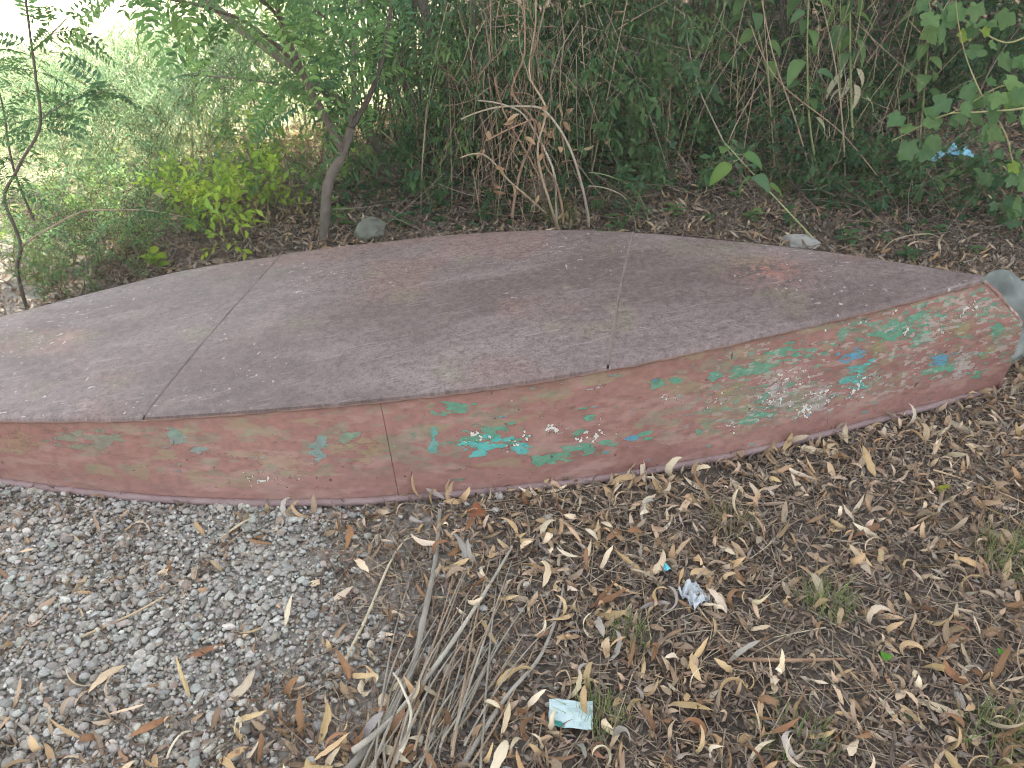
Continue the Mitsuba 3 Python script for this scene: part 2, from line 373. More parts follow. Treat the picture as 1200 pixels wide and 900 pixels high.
# ------------------------------------------------------------------ boat plan (metres)
LOW = [(-2.42, 2.0), (-2.1, 1.87), (-1.75, 1.77), (-1.45, 1.707), (-1.186, 1.659), (-.935, 1.625), (-.697, 1.612), (-.489, 1.614), (-.235, 1.640), (.024, 1.677), (.292, 1.728), (.629, 1.82), (1.072, 1.975), (1.392, 2.10), (1.625, 2.195)]
NEAR = [(-2.3, 2.0), (-2.05, 1.88), (-1.7, 1.775), (-1.38, 1.718), (-1.131, 1.693), (-.965, 1.682), (-.604, 1.688), (-.224, 1.714), (.045, 1.750), (.253, 1.795), (.622, 1.895), (.991, 2.015), (1.218, 2.095), (1.44, 2.178)]
FAR = [(-2.3, 2.0), (-2.05, 2.17), (-1.75, 2.365), (-1.452, 2.557), (-1.182, 2.685), (-.878, 2.765), (-.592, 2.815), (-.33, 2.842), (-.132, 2.847), (.066, 2.838), (.446, 2.752), (.68, 2.660), (.897, 2.556), (1.251, 2.335), (1.351, 2.262), (1.44, 2.186)]
yL, yN, yF = (PchipInterpolator(*np.array(v).T) for v in (LOW, NEAR, FAR))
zdeck = lambda x: 0.32 + 0.07 * x  # noqa: E731
FOOT = shapely.Polygon([*LOW, *[(x + (0.12 * (x > 1.3)), y) for x, y in FAR[::-1]]]).buffer(0.0)


def in_boat(x, y, grow=0.0):
    return shapely.contains_xy(FOOT.buffer(grow) if grow else FOOT, x, y)


# ------------------------------------------------------------------ ground
def axis(lo, hi, a, b, step, grow=1.16):
    mid = list(np.arange(a, b + 1e-6, step))
    left, s, v = [], step, a
    while v > lo:
        s *= grow; v -= s; left.append(v)
    right, s, v = [], step, b
    while v < hi:
        s *= grow; v += s; right.append(v)
    return np.array(left[::-1] + mid + right)


gx, gy = axis(-250, 250, -3.2, 3.6, 0.035), axis(-250, 300, 0.0, 5.6, 0.035)
X2, Y2 = np.meshgrid(gx, gy, indexing='ij')
gv = np.stack([X2, Y2, terrain(X2, Y2)], -1).reshape(-1, 3)
i, j = np.meshgrid(np.arange(len(gx) - 1), np.arange(len(gy) - 1), indexing='ij')
a = (i * len(gy) + j).ravel()
gf = np.concatenate([np.stack([a, a + len(gy), a + len(gy) + 1], -1), np.stack([a, a + len(gy) + 1, a + 1], -1)])
scene['ground'] = mikit.ply((gv, gf), 'mat_earth', True)
say('ground', kind='structure')


# ------------------------------------------------------------------ boat
def solid(grid, off):
    """A sheet of grid points (n, m, 3) thickened by the vector field off."""
    n, m = grid.shape[:2]
    v = np.concatenate([grid.reshape(-1, 3), (grid + off).reshape(-1, 3)])
    i, j = np.meshgrid(np.arange(n - 1), np.arange(m - 1), indexing='ij')
    a = (i * m + j).ravel()
    top = np.concatenate([np.stack([a, a + m, a + m + 1], -1), np.stack([a, a + m + 1, a + 1], -1)])
    N = n * m
    rim = np.concatenate([np.arange(m), np.arange(1, n) * m + m - 1, (n - 1) * m + np.arange(m - 2, -1, -1), np.arange(n - 2, 0, -1) * m])
    nx = np.roll(rim, -1)
    side = np.concatenate([np.stack([rim, nx, nx + N], -1), np.stack([rim, nx + N, rim + N], -1)])
    me = trimesh.Trimesh(v, np.vstack([top, top[:, ::-1] + N, side]), process=False)
    trimesh.repair.fix_normals(me)
    return np.array(me.vertices), np.array(me.faces)


boat = thing('rowing_boat', 'upturned flat-bottomed wooden boat with worn brick-red sides and mauve-grey bottom', 'boat')


def plain(key, vf, bsdf, smooth=35):
    scene[key] = mikit.ply(vf, bsdf, smooth)
    return key


def panel(x0, x1, drop):
    """One sheet of the bottom between two seams; x0, x1: (near, far) ends of the seams."""
    t = np.linspace(0, 1, 30)
    rows = []
    for s in np.linspace(0, 1, 70):
        x = (x0[0] + (x0[1] - x0[0]) * t) * (1 - s) + (x1[0] + (x1[1] - x1[0]) * t) * s
        n_, f_ = yN(np.clip(x, -2.3, 1.44)) - 0.006, yF(np.clip(x, -2.3, 1.44)) + 0.006
        y = n_ + (f_ - n_) * t
        q = np.stack([x, y, x * 0], -1)
        z = zdeck(x) + 0.012 * (meshkit.fbm(q * 2.2, 2, 4) - 0.5) - drop + 0.012 * np.sin(PI * t)
        z -= 0.003 * (np.abs(t - 0.5) > 0.49)
        rows.append(np.stack([x, y, z], -1))
    return solid(np.array(rows), np.array([0, 0, -0.011]))


g = 0.0035
p1 = plain(f'{boat}__bottom_panel', panel((-2.29, -2.29), (-.969 - g, -.88 - g), 0.003), 'mat_bottom_skin')
p2 = plain(f'{boat}__bottom_panel_001', panel((-.969 + g, -.88 + g), (.258 - g, .454 - g), 0.0), 'mat_bottom_skin')
p3 = plain(f'{boat}__bottom_panel_002', panel((.258 + g, .454 + g), (1.437, 1.437), 0.0), 'mat_bottom_skin')
say(p1, 'greyest bottom sheet towards the stern'); say(p3, 'tapering bottom sheet at the bow')


def seam_path(x0, x1, lift, n=60):
    t = np.linspace(0.004, 0.996, n)
    x = x0 + (x1 - x0) * t
    y = yN(x) + (yF(x) - yN(x)) * t
    q = np.stack([x, y, x * 0], -1)
    return np.stack([x + 0.004 * (meshkit.noise(q * 12, 3) - 0.5), y, zdeck(x) + 0.012 * (meshkit.fbm(q * 2.2, 2, 4) - 0.5) + 0.012 * np.sin(PI * t) + lift], -1)


k = put(f'{boat}__seam_filler', tube(seam_path(-.969, -.88, -0.0036), 0.0052, 0.0052, (0.13, 0.105, 0.10), 8, 0.25), 'mat_wood')
say(k, 'dark sunken seam near the stern')
k = put(f'{boat}__seam_filler_001', tube(seam_path(.258, .454, -0.0015), 0.0046, 0.0046, (0.15, 0.118, 0.108), 8, 0.6, 4), 'mat_wood')
say(k, 'raised crumbly seam near the bow')


def plank(s0, s1, ylow, ytop, xl0, xl1, out):
    rows = []
    for s in np.linspace(s0, s1, int(110 * (s1 - s0)) + 6):
        v = np.linspace(0, 1, 22)
        xt, xg = -2.3 + 3.74 * s, xl0 + (xl1 - xl0) * s
        x = xg + (xt - xg) * v + 0.105 * s ** 26 * np.clip(np.minimum(v / 0.64, (1 - v) / 0.36), 0, 1) ** 0.85
        xa = np.clip(xg + (xt - xg) * v, -2.42, 1.625)
        y = ylow(np.clip(xa if out < 0 else np.clip(xa, -2.3, 1.44), -2.42, 1.625)) * (1 - v) + ytop(np.clip(xa, -2.3, 1.44)) * v
        z = (zdeck(xt) - 0.012) * v + 0.004 * (1 - v)
        q = np.stack([x, z, x * 0], -1)
        y = y + 0.007 * (meshkit.fbm(q * np.array([2.5, 5, 1]), 2, 8) - 0.5)
        rows.append(np.stack([x, y, z], -1))
    return solid(np.array(rows), np.array([0, -0.012 * out, 0]))


cut = 0.522
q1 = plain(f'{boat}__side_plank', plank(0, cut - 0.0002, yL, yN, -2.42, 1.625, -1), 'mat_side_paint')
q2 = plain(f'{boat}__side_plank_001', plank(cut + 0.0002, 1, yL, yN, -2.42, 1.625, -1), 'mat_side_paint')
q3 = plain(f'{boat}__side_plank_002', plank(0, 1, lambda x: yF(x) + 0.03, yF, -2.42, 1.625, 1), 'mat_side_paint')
say(q1, 'red side plank with few faded paint scraps'); say(q2, 'red side plank with green, teal and white paint scraps'); say(q3, 'far side plank turned away')
xs = np.linspace(-2.42, 1.60, 220)
rp = np.stack([xs, yL(xs) - 0.004, 0.011 + 0.004 * meshkit.fbm(np.stack([xs * 3, xs * 0, xs * 0], -1), 2, 3)], -1)
v, f, c = tube(rp, 0.011, 0.011, (0.2, 0.12, 0.12), 10, 0.1)
plain(f'{boat}__rubbing_strip', (v, f), 'mat_rail_paint', True)
xs = np.linspace(-2.28, 1.436, 260)
w = meshkit.fbm(np.stack([xs * 30, xs * 0, xs * 0], -1), 3, 6)
ep = np.stack([xs, yN(xs) - 0.0035 - 0.003 * w, zdeck(xs) - 0.0125 - 0.003 * w], -1)
k = put(f'{boat}__edge_sealant', tube(ep, 0.0034, 0.0034, (0.15, 0.095, 0.08), 7, 0.7, 11), 'mat_wood')
say(k, 'dark crumbled line between bottom and side')
# the cut stem edge, with crumbs of pale filler
sv = np.linspace(0.03, 0.985, 46)
sx = 1.625 + (1.44 - 1.625) * sv + 0.105 * np.clip(np.minimum(sv / 0.64, (1 - sv) / 0.36), 0, 1) ** 0.85
stp = np.stack([sx + 0.003, np.full_like(sx, 2.192) - 0.01 * sv, (zdeck(1.44) - 0.012) * sv + 0.004], -1)
v, f, c = tube(stp, 0.0065, 0.0065, (0.20, 0.11, 0.095), 8, 0.6, 5)
cr = smoothstep_np = np.clip((meshkit.fbm(v * 60, 2, 3) - 0.5) / 0.12, 0, 1)[:, None] * (v[:, 2:] > 0.12)
put(f'{boat}__stem', (v, f, c * (1 - cr) + np.array([0.36, 0.31, 0.25]) * cr), 'mat_wood')


def ico(sub=2):
    m = trimesh.creation.icosphere(subdivisions=sub)
    return np.array(m.vertices), np.array(m.faces)


# ------------------------------------------------------------------ stones
def rock(name, label, cat, at, size, rz, col, seed, facet=0.9):
    v, f = ico(4)
    rng = np.random.default_rng(seed)
    d = np.ones(len(v))
    for _ in range(22):
        n = unit(rng.normal(size=3)); h = rng.uniform(0.70, 0.98)
        d = np.minimum(d, np.where(v @ n > 0.05, h / np.maximum(v @ n, 0.05), 9))
    v = v * (1 - facet + facet * d)[:, None] * (1 + 0.16 * (meshkit.fbm(v * 3.5, 5, seed) - 0.5))[:, None]
    c, s = math.cos(rz), math.sin(rz)
    v = v * np.asarray(size) @ np.array([[c, s, 0], [-s, c, 0], [0, 0, 1]]) + np.asarray(at)
    m = meshkit.fbm(v * 22, 4, seed + 2)[:, None]; m2 = meshkit.fbm(v * 9, 3, seed + 5)[:, None]
    cc = np.asarray(col) * (0.3 + 1.4 * m) * (0.6 + 0.8 * m2)
    k = thing(name, label, cat)
    put(k, (v, f, cc), 'mat_stone')


rock('boulder', 'large grey-green boulder lying just beyond the bow of the boat', 'boulder', (1.715, 2.44, 0.10), (0.12, 0.15, 0.225), 0.3, (0.17, 0.19, 0.18), 7)
rock('stone', 'mossy grey stone behind the boat, beside the thin crooked trunk', 'mat_stone', G(436, 279) + [0, 0, 0.03], (0.085, 0.07, 0.075), 0.4, (0.13, 0.14, 0.115), 2)
rock('stone', 'pale flat slab half buried behind the boat near the bow', 'mat_stone', G(940, 291) + [0, 0.03, 0.02], (0.10, 0.06, 0.032), -0.2, (0.30, 0.295, 0.28), 3)
rock('stone', 'tan rounded stone among dry vines under the shrubs', 'mat_stone', G(632, 238) + [0, 0.05, 0.06], (0.11, 0.10, 0.10), 0.2, (0.27, 0.21, 0.16), 4)
rock('stone', 'flat tan stone on the litter left of the stick bundle', 'mat_stone', G(451, 826) + [0, 0, 0.012], (0.016, 0.020, 0.010), 0.2, (0.42, 0.33, 0.23), 5)


# ------------------------------------------------------------------ scatter masks
def gravel_share(x, y):
    """How far the ground there is gravel (1) or leaf litter (0)."""
    p = np.stack([x, y, x * 0], -1)
    w = meshkit.fbm(p * 2.6, 3, 21)
    return np.clip(0.5 - (x + 0.36 + 0.55 * (w - 0.5) + 0.16 * np.clip(1.4 - y, 0, 1)) / 0.28, 0, 1)


def on_ground(x, y, up=0.0):
    return np.stack([x, y, terrain(x, y) + up], -1)


# gravel
def pebbles(x, y, r, rng, lift, sub=1):
    V, F = ico(sub)
    N = len(x)
    sc = np.stack([rng.uniform(0.85, 1.35, N), rng.uniform(0.7, 1.05, N), rng.uniform(0.45, 0.75, N)], -1) * r[:, None]
    dirs = unit(rng.normal(size=(N, 5, 3))); hh = rng.uniform(0.55, 0.95, (N, 5))
    dv = np.einsum('nkc,vc->nkv', dirs, V)
    d = np.minimum(1, np.where(dv > 0.1, hh[..., None] / np.maximum(dv, 0.1), 9).min(1))
    P = V[None] * (0.3 + 0.7 * d)[..., None] * sc[:, None]
    a, b = rng.uniform(0, 6.28, N), rng.normal(0, 0.35, N)
    P = np.stack([P[..., 0], P[..., 1] * np.cos(b)[:, None] - P[..., 2] * np.sin(b)[:, None], P[..., 1] * np.sin(b)[:, None] + P[..., 2] * np.cos(b)[:, None]], -1)
    P = np.stack([P[..., 0] * np.cos(a)[:, None] - P[..., 1] * np.sin(a)[:, None], P[..., 0] * np.sin(a)[:, None] + P[..., 1] * np.cos(a)[:, None], P[..., 2]], -1)
    P = P + np.stack([x, y, terrain(x, y) + lift], -1)[:, None]
    tone = tint(rng, N, [(0.36, 0.345, 0.31), (0.44, 0.425, 0.385), (0.20, 0.20, 0.19), (0.28, 0.29, 0.285), (0.29, 0.24, 0.185), (0.12, 0.115, 0.11), (0.54, 0.53, 0.49), (0.30, 0.325, 0.31), (0.24, 0.17, 0.13)], 0.3)
    m = meshkit.noise(P * 180 + rng.uniform(0, 50, (N, 1, 3)), 3)[..., None]
    C = tone[:, None] * (0.62 + 0.5 * m)
    f = (F[None] + (np.arange(N) * len(V))[:, None, None])
    return P, f, C


rng = np.random.default_rng(11)
n = 72000
x, y = rng.uniform(-2.6, 0.25, n), rng.uniform(0.30, 1.95, n)
keep = (rng.random(n) < gravel_share(x, y) * 0.93 + 0.08 * (x < 0.1)) & ~in_boat(x, y, 0.004) & ((x > -1.9) | (rng.random(n) < 0.4)) & ((y > 0.6) | (rng.random(n) < 0.4))
x, y = x[keep], y[keep]
r = np.minimum(np.exp(rng.normal(math.log(0.0060), 0.34, len(x))), 0.0125)
big = np.argsort(-r * (1 + 0.6 * ((x > -1.35) & (y > 0.75))))[:170]
small = np.setdiff1d(np.arange(len(x)), big)
tiny = small[r[small] < 0.0088]; small = small[r[small] >= 0.0088]
gr = []
for part_, sub_ in ((tiny, 0), (small, 1)):
    P, f, C = pebbles(x[part_], y[part_], r[part_], rng, rng.uniform(0.0, 0.012, len(part_)), sub_)
    P = P + np.random.default_rng(5).normal(0, 0.16, (1, P.shape[1], 1)) * (P - P.mean(1, keepdims=True)) * (sub_ == 0)
    gr.append((P.reshape(-1, 3), f.reshape(-1, 3), C.reshape(-1, 3)))
put('gravel', join(gr), 'mat_stone')
say('gravel', 'small grey and tan gravel in front of the boat', 'gravel', kind='stuff')
P, f, C = pebbles(x[big], y[big], r[big], rng, np.full(len(big), 0.012), 2)
nf = len(ico(2)[1])
for m in range(len(big)):
    pale = C[m].mean() > 0.33
    left = x[big[m]] < -0.75
    lab = {(1, 1): 'larger pale pebble in the gravel at the left of the foreground', (1, 0): 'larger pale pebble in the gravel nearer the stick bundle',
           (0, 1): 'larger dark pebble in the gravel at the left of the foreground', (0, 0): 'larger dark pebble in the gravel nearer the stick bundle'}[(int(pale), int(left))]
    k = thing('pebble', lab, 'pebble', {(1, 1): 'pale pebbles at the left', (1, 0): 'pale pebbles near the sticks', (0, 1): 'dark pebbles at the left', (0, 0): 'dark pebbles near the sticks'}[(int(pale), int(left))])
    put(k, (P[m], f[m] - f[m].min(), C[m]), 'mat_stone')


# ------------------------------------------------------------------ leaf litter
def litter_share(x, y):
    return 1 - gravel_share(x, y)


MULCH = [(0.095, 0.072, 0.060), (0.19, 0.135, 0.10), (0.29, 0.205, 0.15), (0.065, 0.058, 0.053), (0.25, 0.22, 0.195), (0.31, 0.21, 0.145), (0.42, 0.37, 0.31), (0.16, 0.15, 0.135)]
TAN = [(0.48, 0.38, 0.26), (0.60, 0.53, 0.43), (0.54, 0.45, 0.33), (0.32, 0.22, 0.135), (0.25, 0.145, 0.085), (0.40, 0.34, 0.28), (0.46, 0.32, 0.16), (0.34, 0.19, 0.10), (0.20, 0.135, 0.095), (0.17, 0.12, 0.09)]


def flat_leaves(rng, x, y, up, L, W, pal, nseg, bend=0.9, tilt=0.28, jitter=0.2, edge=0.12, shape='lance'):
    N = len(x)
    az = rng.uniform(0, 6.28, N)
    X = np.stack([np.cos(az), np.sin(az), rng.normal(0, tilt, N)], -1)
    Z = np.stack([rng.normal(0, 0.8, N), rng.normal(0, 0.8, N), np.ones(N) * rng.choice([1, -1], N, p=[0.75, 0.25])], -1)
    pos = on_ground(x, y, up)
    bd = rng.normal(0, bend, N)
    m = leaves(pos, X, Z, L, W, bd, rng.normal(0, 0.9, N), rng.normal(0.35, 0.35, N), tint(rng, N, pal, jitter), nseg, shape, edge, rng if nseg > 4 else None)
    # nothing may sink: lift each leaf until it lies on the ground
    v = m[0].reshape(N, -1, 3)
    low = (v[..., 2] - terrain(v[..., 0], v[..., 1])).min(1)
    v[..., 2] += np.clip(0.002 - low, -0.01, 0.05)[:, None] * 0.85
    return v.reshape(-1, 3), m[1], m[2]


def blob_points(rng, n, x0, x1, y0, y1, dens):
    x, y = rng.uniform(x0, x1, n), rng.uniform(y0, y1, n)
    k = rng.random(n) < dens(x, y)
    return x[k], y[k]


def patchy(x, y, seed, lo=0.35, hi=0.6, sc=3.5):
    return np.clip((meshkit.fbm(np.stack([x, y, x * 0], -1) * sc, 3, seed) - lo) / (hi - lo), 0, 1)


rng = np.random.default_rng(21)
ms = []
x, y = blob_points(rng, 105000, -1.9, 2.5, 0.45, 3.2, lambda x, y: (litter_share(x, y) * (0.42 + 0.58 * patchy(x, y, 77, 0.38, 0.56, 2.6)) + 0.07 + 0.7 * patchy(x, y, 15, 0.46, 0.60) + 0.5 * patchy(x, y, 19, 0.52, 0.60, 6)) * ~in_boat(x, y, 0.0))
ms.append(flat_leaves(rng, x, y, rng.uniform(0.0, 0.020, len(x)), rng.uniform(0.012, 0.050, len(x)), rng.uniform(0.003, 0.012, len(x)), MULCH, 2, 1.1, 0.4, 0.4))
x, y = blob_points(rng, 60000, -2.4, 4.0, 2.6, 5.6, lambda x, y: np.clip((x + 2.6) / 1.2, 0.1, 1) * ~in_boat(x, y, 0.02))
ms.append(flat_leaves(rng, x, y, rng.uniform(0.0, 0.03, len(x)), rng.uniform(0.02, 0.07, len(x)), rng.uniform(0.005, 0.016, len(x)), MULCH, 2, 1.1, 0.4, 0.4))
x, y = blob_points(rng, 13000, -1.7, 4.2, 2.75, 5.4, lambda x, y: (0.2 + 0.5 * patchy(x, y, 4)) * np.clip((x + 2.2) / 1.0, 0.05, 1) * ~in_boat(x, y, 0.02))
ms.append(flat_leaves(rng, x, y, rng.uniform(0.004, 0.03, len(x)), rng.uniform(0.04, 0.085, len(x)), rng.uniform(0.009, 0.016, len(x)), TAN, 4, 1.5, 0.35, 0.3))


def front_density(x, y):
    d = litter_share(x, y) * (0.35 + 0.65 * patchy(x, y, 8)) + 0.06 + 0.24 * patchy(x, y, 15, 0.46, 0.60) + 0.14 * patchy(x, y, 19, 0.52, 0.6, 6)
    gap = y - yL(np.clip(x, -2.4, 1.62))          # heaps along the foot of the boat
    return np.clip(d + 0.9 * np.exp(-((gap + 0.07) / 0.09) ** 2) * (x > -0.75), 0, 1) * ~in_boat(x, y, 0.012)


x, y = blob_points(rng, 15000, -1.9, 3.0, 0.35, 2.75, front_density)
N = len(x)
L = np.clip(rng.normal(0.060, 0.018, N), 0.025, 0.105)
dist = np.hypot(x, y)
show = (np.abs(x) < 0.62 * (y * cp + 1.4 * sp)) & (y > 0.84) & (y < 2.7)
order = np.argsort(-(L / np.hypot(dist, 1.4)) * show)
tops, rest = order[:300], order[300:]
ms.append(flat_leaves(rng, x[rest], y[rest], rng.uniform(0.003, 0.022, len(rest)), L[rest], L[rest] * rng.uniform(0.14, 0.27, len(rest)), TAN, 7, 2.0, 0.35, 0.35))
put('leaf_litter', join(ms), 'mat_leaf_dry')
say('leaf_litter', 'dense brown litter of dead leaves and leaf crumbs around the boat', 'leaf litter', kind='stuff')
KINDS = [('cream', [(0.60, 0.52, 0.40), (0.56, 0.46, 0.32)]), ('tan', [(0.44, 0.32, 0.18), (0.50, 0.37, 0.22)]), ('brown', [(0.27, 0.15, 0.085), (0.20, 0.12, 0.075)]), ('greyish', [(0.38, 0.35, 0.32), (0.28, 0.26, 0.24)])]
rng = np.random.default_rng(22)
for m in tops:
    q = rng.choice(4, p=[0.28, 0.36, 0.26, 0.10])
    one = flat_leaves(rng, x[m:m + 1], y[m:m + 1], np.array([rng.uniform(0.012, 0.03)]), L[m:m + 1] * 1.08, L[m:m + 1] * rng.uniform(0.15, 0.23), KINDS[q][1], 10, 2.5, 0.35)
    gap = yL(np.clip(x[m], -2.4, 1.62)) - y[m]
    zone = 'heaped along the foot of the boat' if gap < 0.17 else 'on the gravel at the left' if x[m] < -0.45 else 'between the gravel and the stick bundle' if x[m] < -0.12 else 'around the stick bundle' if x[m] < 0.28 else 'on the dark litter in the right foreground'
    k = thing('fallen_leaf', f'long dry {KINDS[q][0]} willow leaf curled {zone}', 'leaf', f'{KINDS[q][0]} willow leaves {zone}')
    put(k, one, 'mat_leaf_dry')

# one big brown lobed leaf, a yellow-green one, small fresh ones
def lobed(lobes, depth, n=48, cupz=0.12, seed=0):
    """A leaf of unit radius in the xy plane, its stalk at the origin, pointing to +x; lobes: how many points it has; depth: how deep the cuts are."""
    a = np.linspace(-PI, PI, n, endpoint=False)
    r = np.full(n, 1 - depth)
    for q in range(lobes):
        ai = (q - (lobes - 1) / 2) * (1.15 if lobes == 5 else 1.35)
        R = 1.0 - 0.16 * abs(q - (lobes - 1) / 2)
        r = np.maximum(r, R * np.clip(1 - np.abs(a - ai) / 1.25, 0, 1) ** 0.75)
    r = r * (1 - 0.5 * np.clip((np.abs(a) - 2.6) / 0.54, 0, 1)) * (1 + 0.045 * np.sin(a * 21 + seed))
    o = np.stack([r * np.cos(a) + 0.30, r * np.sin(a), cupz * r * r * np.cos(2 * a) + 0.06 * np.sin(a * lobes + seed)], -1)
    half = o * [0.55, 0.55, 0.3]
    half[:, 0] += 0.30 * 0.3
    v = np.vstack([o, half, [[0.2, 0, 0.0]]])
    i = np.arange(n); j = (i + 1) % n
    f = np.vstack([np.stack([i, j, j + n], -1), np.stack([i, j + n, i + n], -1), np.stack([i + n, j + n, i * 0 + 2 * n], -1)])
    return v, f


def set_leaf(tpl, pos, X, Z, size, col, stretch=1.0):
    X = unit(np.asarray(X, float)); Y = unit(np.cross(Z, X)); Zv = np.cross(X, Y)
    v = tpl[0] * size * [1, stretch, 1]
    v = v[:, :1] * X + v[:, 1:2] * Y + v[:, 2:] * Zv + pos
    c = np.asarray(col) * (0.8 + 0.4 * meshkit.fbm(v * 60, 2, 3)[:, None])
    return v, tpl[1], c


k = thing('fallen_leaf', 'big red-brown lobed leaf standing against the foot of the boat', 'leaf')
put(k, set_leaf(lobed(5, 0.45), G(557, 612) + [0, 0, 0.012], (0.1, 0.8, 0.55), (0, -0.6, 0.8), 0.036, (0.27, 0.11, 0.06)), 'mat_leaf_dry')
k = thing('fallen_leaf', 'yellow-green fallen leaf among tan leaves near the bow', 'leaf')
put(k, set_leaf(lobed(1, 0.4), G(1098, 580) + [0, 0, 0.02], (0.9, 0.3, 0.1), (0, -0.3, 1), 0.028, (0.34, 0.36, 0.06), 0.6), 'mat_leaf_live')
k = thing('fallen_leaf', 'dull green leaf lying in the bottom right foreground', 'leaf')
put(k, set_leaf(lobed(1, 0.4), G(1066, 843) + [0, 0, 0.012], (-0.9, -0.2, 0.1), (0, -0.2, 1), 0.026, (0.12, 0.20, 0.13), 0.55), 'mat_leaf_live')
for px, py, lab in ((1170, 776, 'bright green seedling leaves at the right edge of the foreground'), (1034, 780, 'small green seedling left of the bright one in right foreground')):
    k = thing('seedling', lab, 'seedling')
    b = G(px, py)
    part(k, 'stem', tube(np.array([b, b + [0.003, 0, 0.03]]), 0.001, 0.001, (0.15, 0.25, 0.06), 5), 'mat_wood')
    for q in range(3):
        part(k, 'leaf', set_leaf(lobed(1, 0.3, 20), b + [0, 0, 0.03], (math.cos(q * 2.1), math.sin(q * 2.1), 0.1), (0, 0, 1), 0.011, (0.14, 0.36, 0.06)), 'mat_leaf_live')

# twigs in the litter
rng = np.random.default_rng(31)
x, y = blob_points(rng, 2600, -1.6, 3.0, 0.4, 2.9, lambda x, y: (litter_share(x, y) * 0.8 + 0.06) * ~in_boat(x, y, 0.03))
x2, y2 = blob_points(rng, 3200, -1.8, 4.0, 2.95, 5.8, lambda x, y: 0.75 * ~in_boat(x, y, 0.05))
x3, y3 = blob_points(rng, 4200, -1.2, 2.4, 0.5, 2.6, lambda x, y: (litter_share(x, y) * 0.85 + 0.1) * ~in_boat(x, y, 0.04))
x, y = np.r_[x, x2, x3], np.r_[y, y2, y3]
ln = np.clip(rng.lognormal(math.log(0.09), 0.5, len(x)), 0.03, 0.32); az = rng.uniform(0, 6.28, len(x))
P0, Q0 = on_ground(x, y, 0.012), on_ground(x + ln * np.cos(az), y + ln * np.sin(az), 0.016)
Q0[:, 2] += rng.uniform(0, 0.02, len(x)) * (y > 2.9)
ok = ~in_boat(Q0[:, 0], Q0[:, 1], 0.02) & ~in_boat((P0[:, 0] + Q0[:, 0]) / 2, (P0[:, 1] + Q0[:, 1]) / 2, 0.02)
P0, Q0 = P0[ok], Q0[ok]
put('twig_litter', rods(P0, Q0, rng.uniform(0, 0.012, len(P0)), rng.uniform(0.0006, 0.0018, len(P0)), tint(rng, len(P0), [(0.20, 0.16, 0.12), (0.34, 0.29, 0.22), (0.42, 0.36, 0.26), (0.11, 0.08, 0.06), (0.24, 0.15, 0.10)]), 3), 'mat_wood')
say('twig_litter', 'thin dry twigs and stalks strewn over the litter', 'twigs', kind='stuff')


# ------------------------------------------------------------------ the bundle of sticks
def stick(pxs, r0, r1, col, label, group=None, up=(0.012, 0.02), seed=0, name='stick'):
    pts = [G(a, b) for a, b in pxs]
    for q, p in enumerate(pts):
        p[2] = terrain(p[0], p[1]) + np.interp(q, [0, len(pts) - 1], up) + 0.008 * math.sin(q * 2.3 + seed)
    k = thing(name, label, 'stick', group)
    put(k, tube(spline(pts, 34), r0, r1, col, 8, 0.16, seed, 0.12), 'mat_wood')


stick([(385, 945), (468, 832), (486, 790), (497, 740), (511, 660), (516, 606)], 0.0090, 0.005, (0.20, 0.185, 0.16), 'thickest grey stick of the bundle, bent and reaching to the boat', up=(0.03, 0.022), seed=1)
stick([(418, 903), (470, 846), (560, 720), (600, 650)], 0.0065, 0.003, (0.30, 0.28, 0.24), 'long straight grey stick right of the thickest stick', up=(0.05, 0.02), seed=2)
stick([(472, 905), (484, 860), (474, 830), (463, 806)], 0.004, 0.002, (0.44, 0.40, 0.32), 'short pale forked stick at the bottom edge of the bundle', up=(0.06, 0.05), seed=3)
stick([(400, 790), (430, 730), (462, 660), (488, 622)], 0.0042, 0.0022, (0.42, 0.36, 0.26), 'pale tan stick left of the bundle on the litter', up=(0.015, 0.012), seed=4)
stick([(543, 905), (590, 835), (636, 770), (660, 690)], 0.005, 0.003, (0.27, 0.25, 0.22), 'grey stick at the right side of the bundle', up=(0.03, 0.015), seed=5)
stick([(860, 776), (930, 782), (990, 776)], 0.005, 0.003, (0.26, 0.17, 0.11), 'brown stick lying level in the right foreground litter', up=(0.012, 0.012), seed=6)
stick([(800, 690), (830, 735), (880, 780)], 0.0022, 0.0015, (0.42, 0.33, 0.22), 'thin tan stalk slanting below the crumpled plastic', up=(0.015, 0.012), seed=7)
stick([(1090, 560), (1150, 575), (1200, 598)], 0.0028, 0.0018, (0.38, 0.28, 0.18), 'tan stalk at the right edge below the bow', up=(0.02, 0.02), seed=8)
stick([(1140, 640), (1170, 570), (1205, 540)], 0.0026, 0.002, (0.17, 0.12, 0.09), 'dark bent twig at the right edge below the bow', up=(0.02, 0.02), seed=9)
stick([(90, 755), (150, 730), (195, 708)], 0.0035, 0.002, (0.36, 0.28, 0.18), 'tan straw stalk lying across the gravel', up=(0.016, 0.016), seed=10)
stick([(198, 895), (214, 872), (226, 862)], 0.0026, 0.002, (0.48, 0.43, 0.34), 'pale short stick on the gravel at the bottom edge', up=(0.016, 0.016), seed=12)
rng = np.random.default_rng(41)
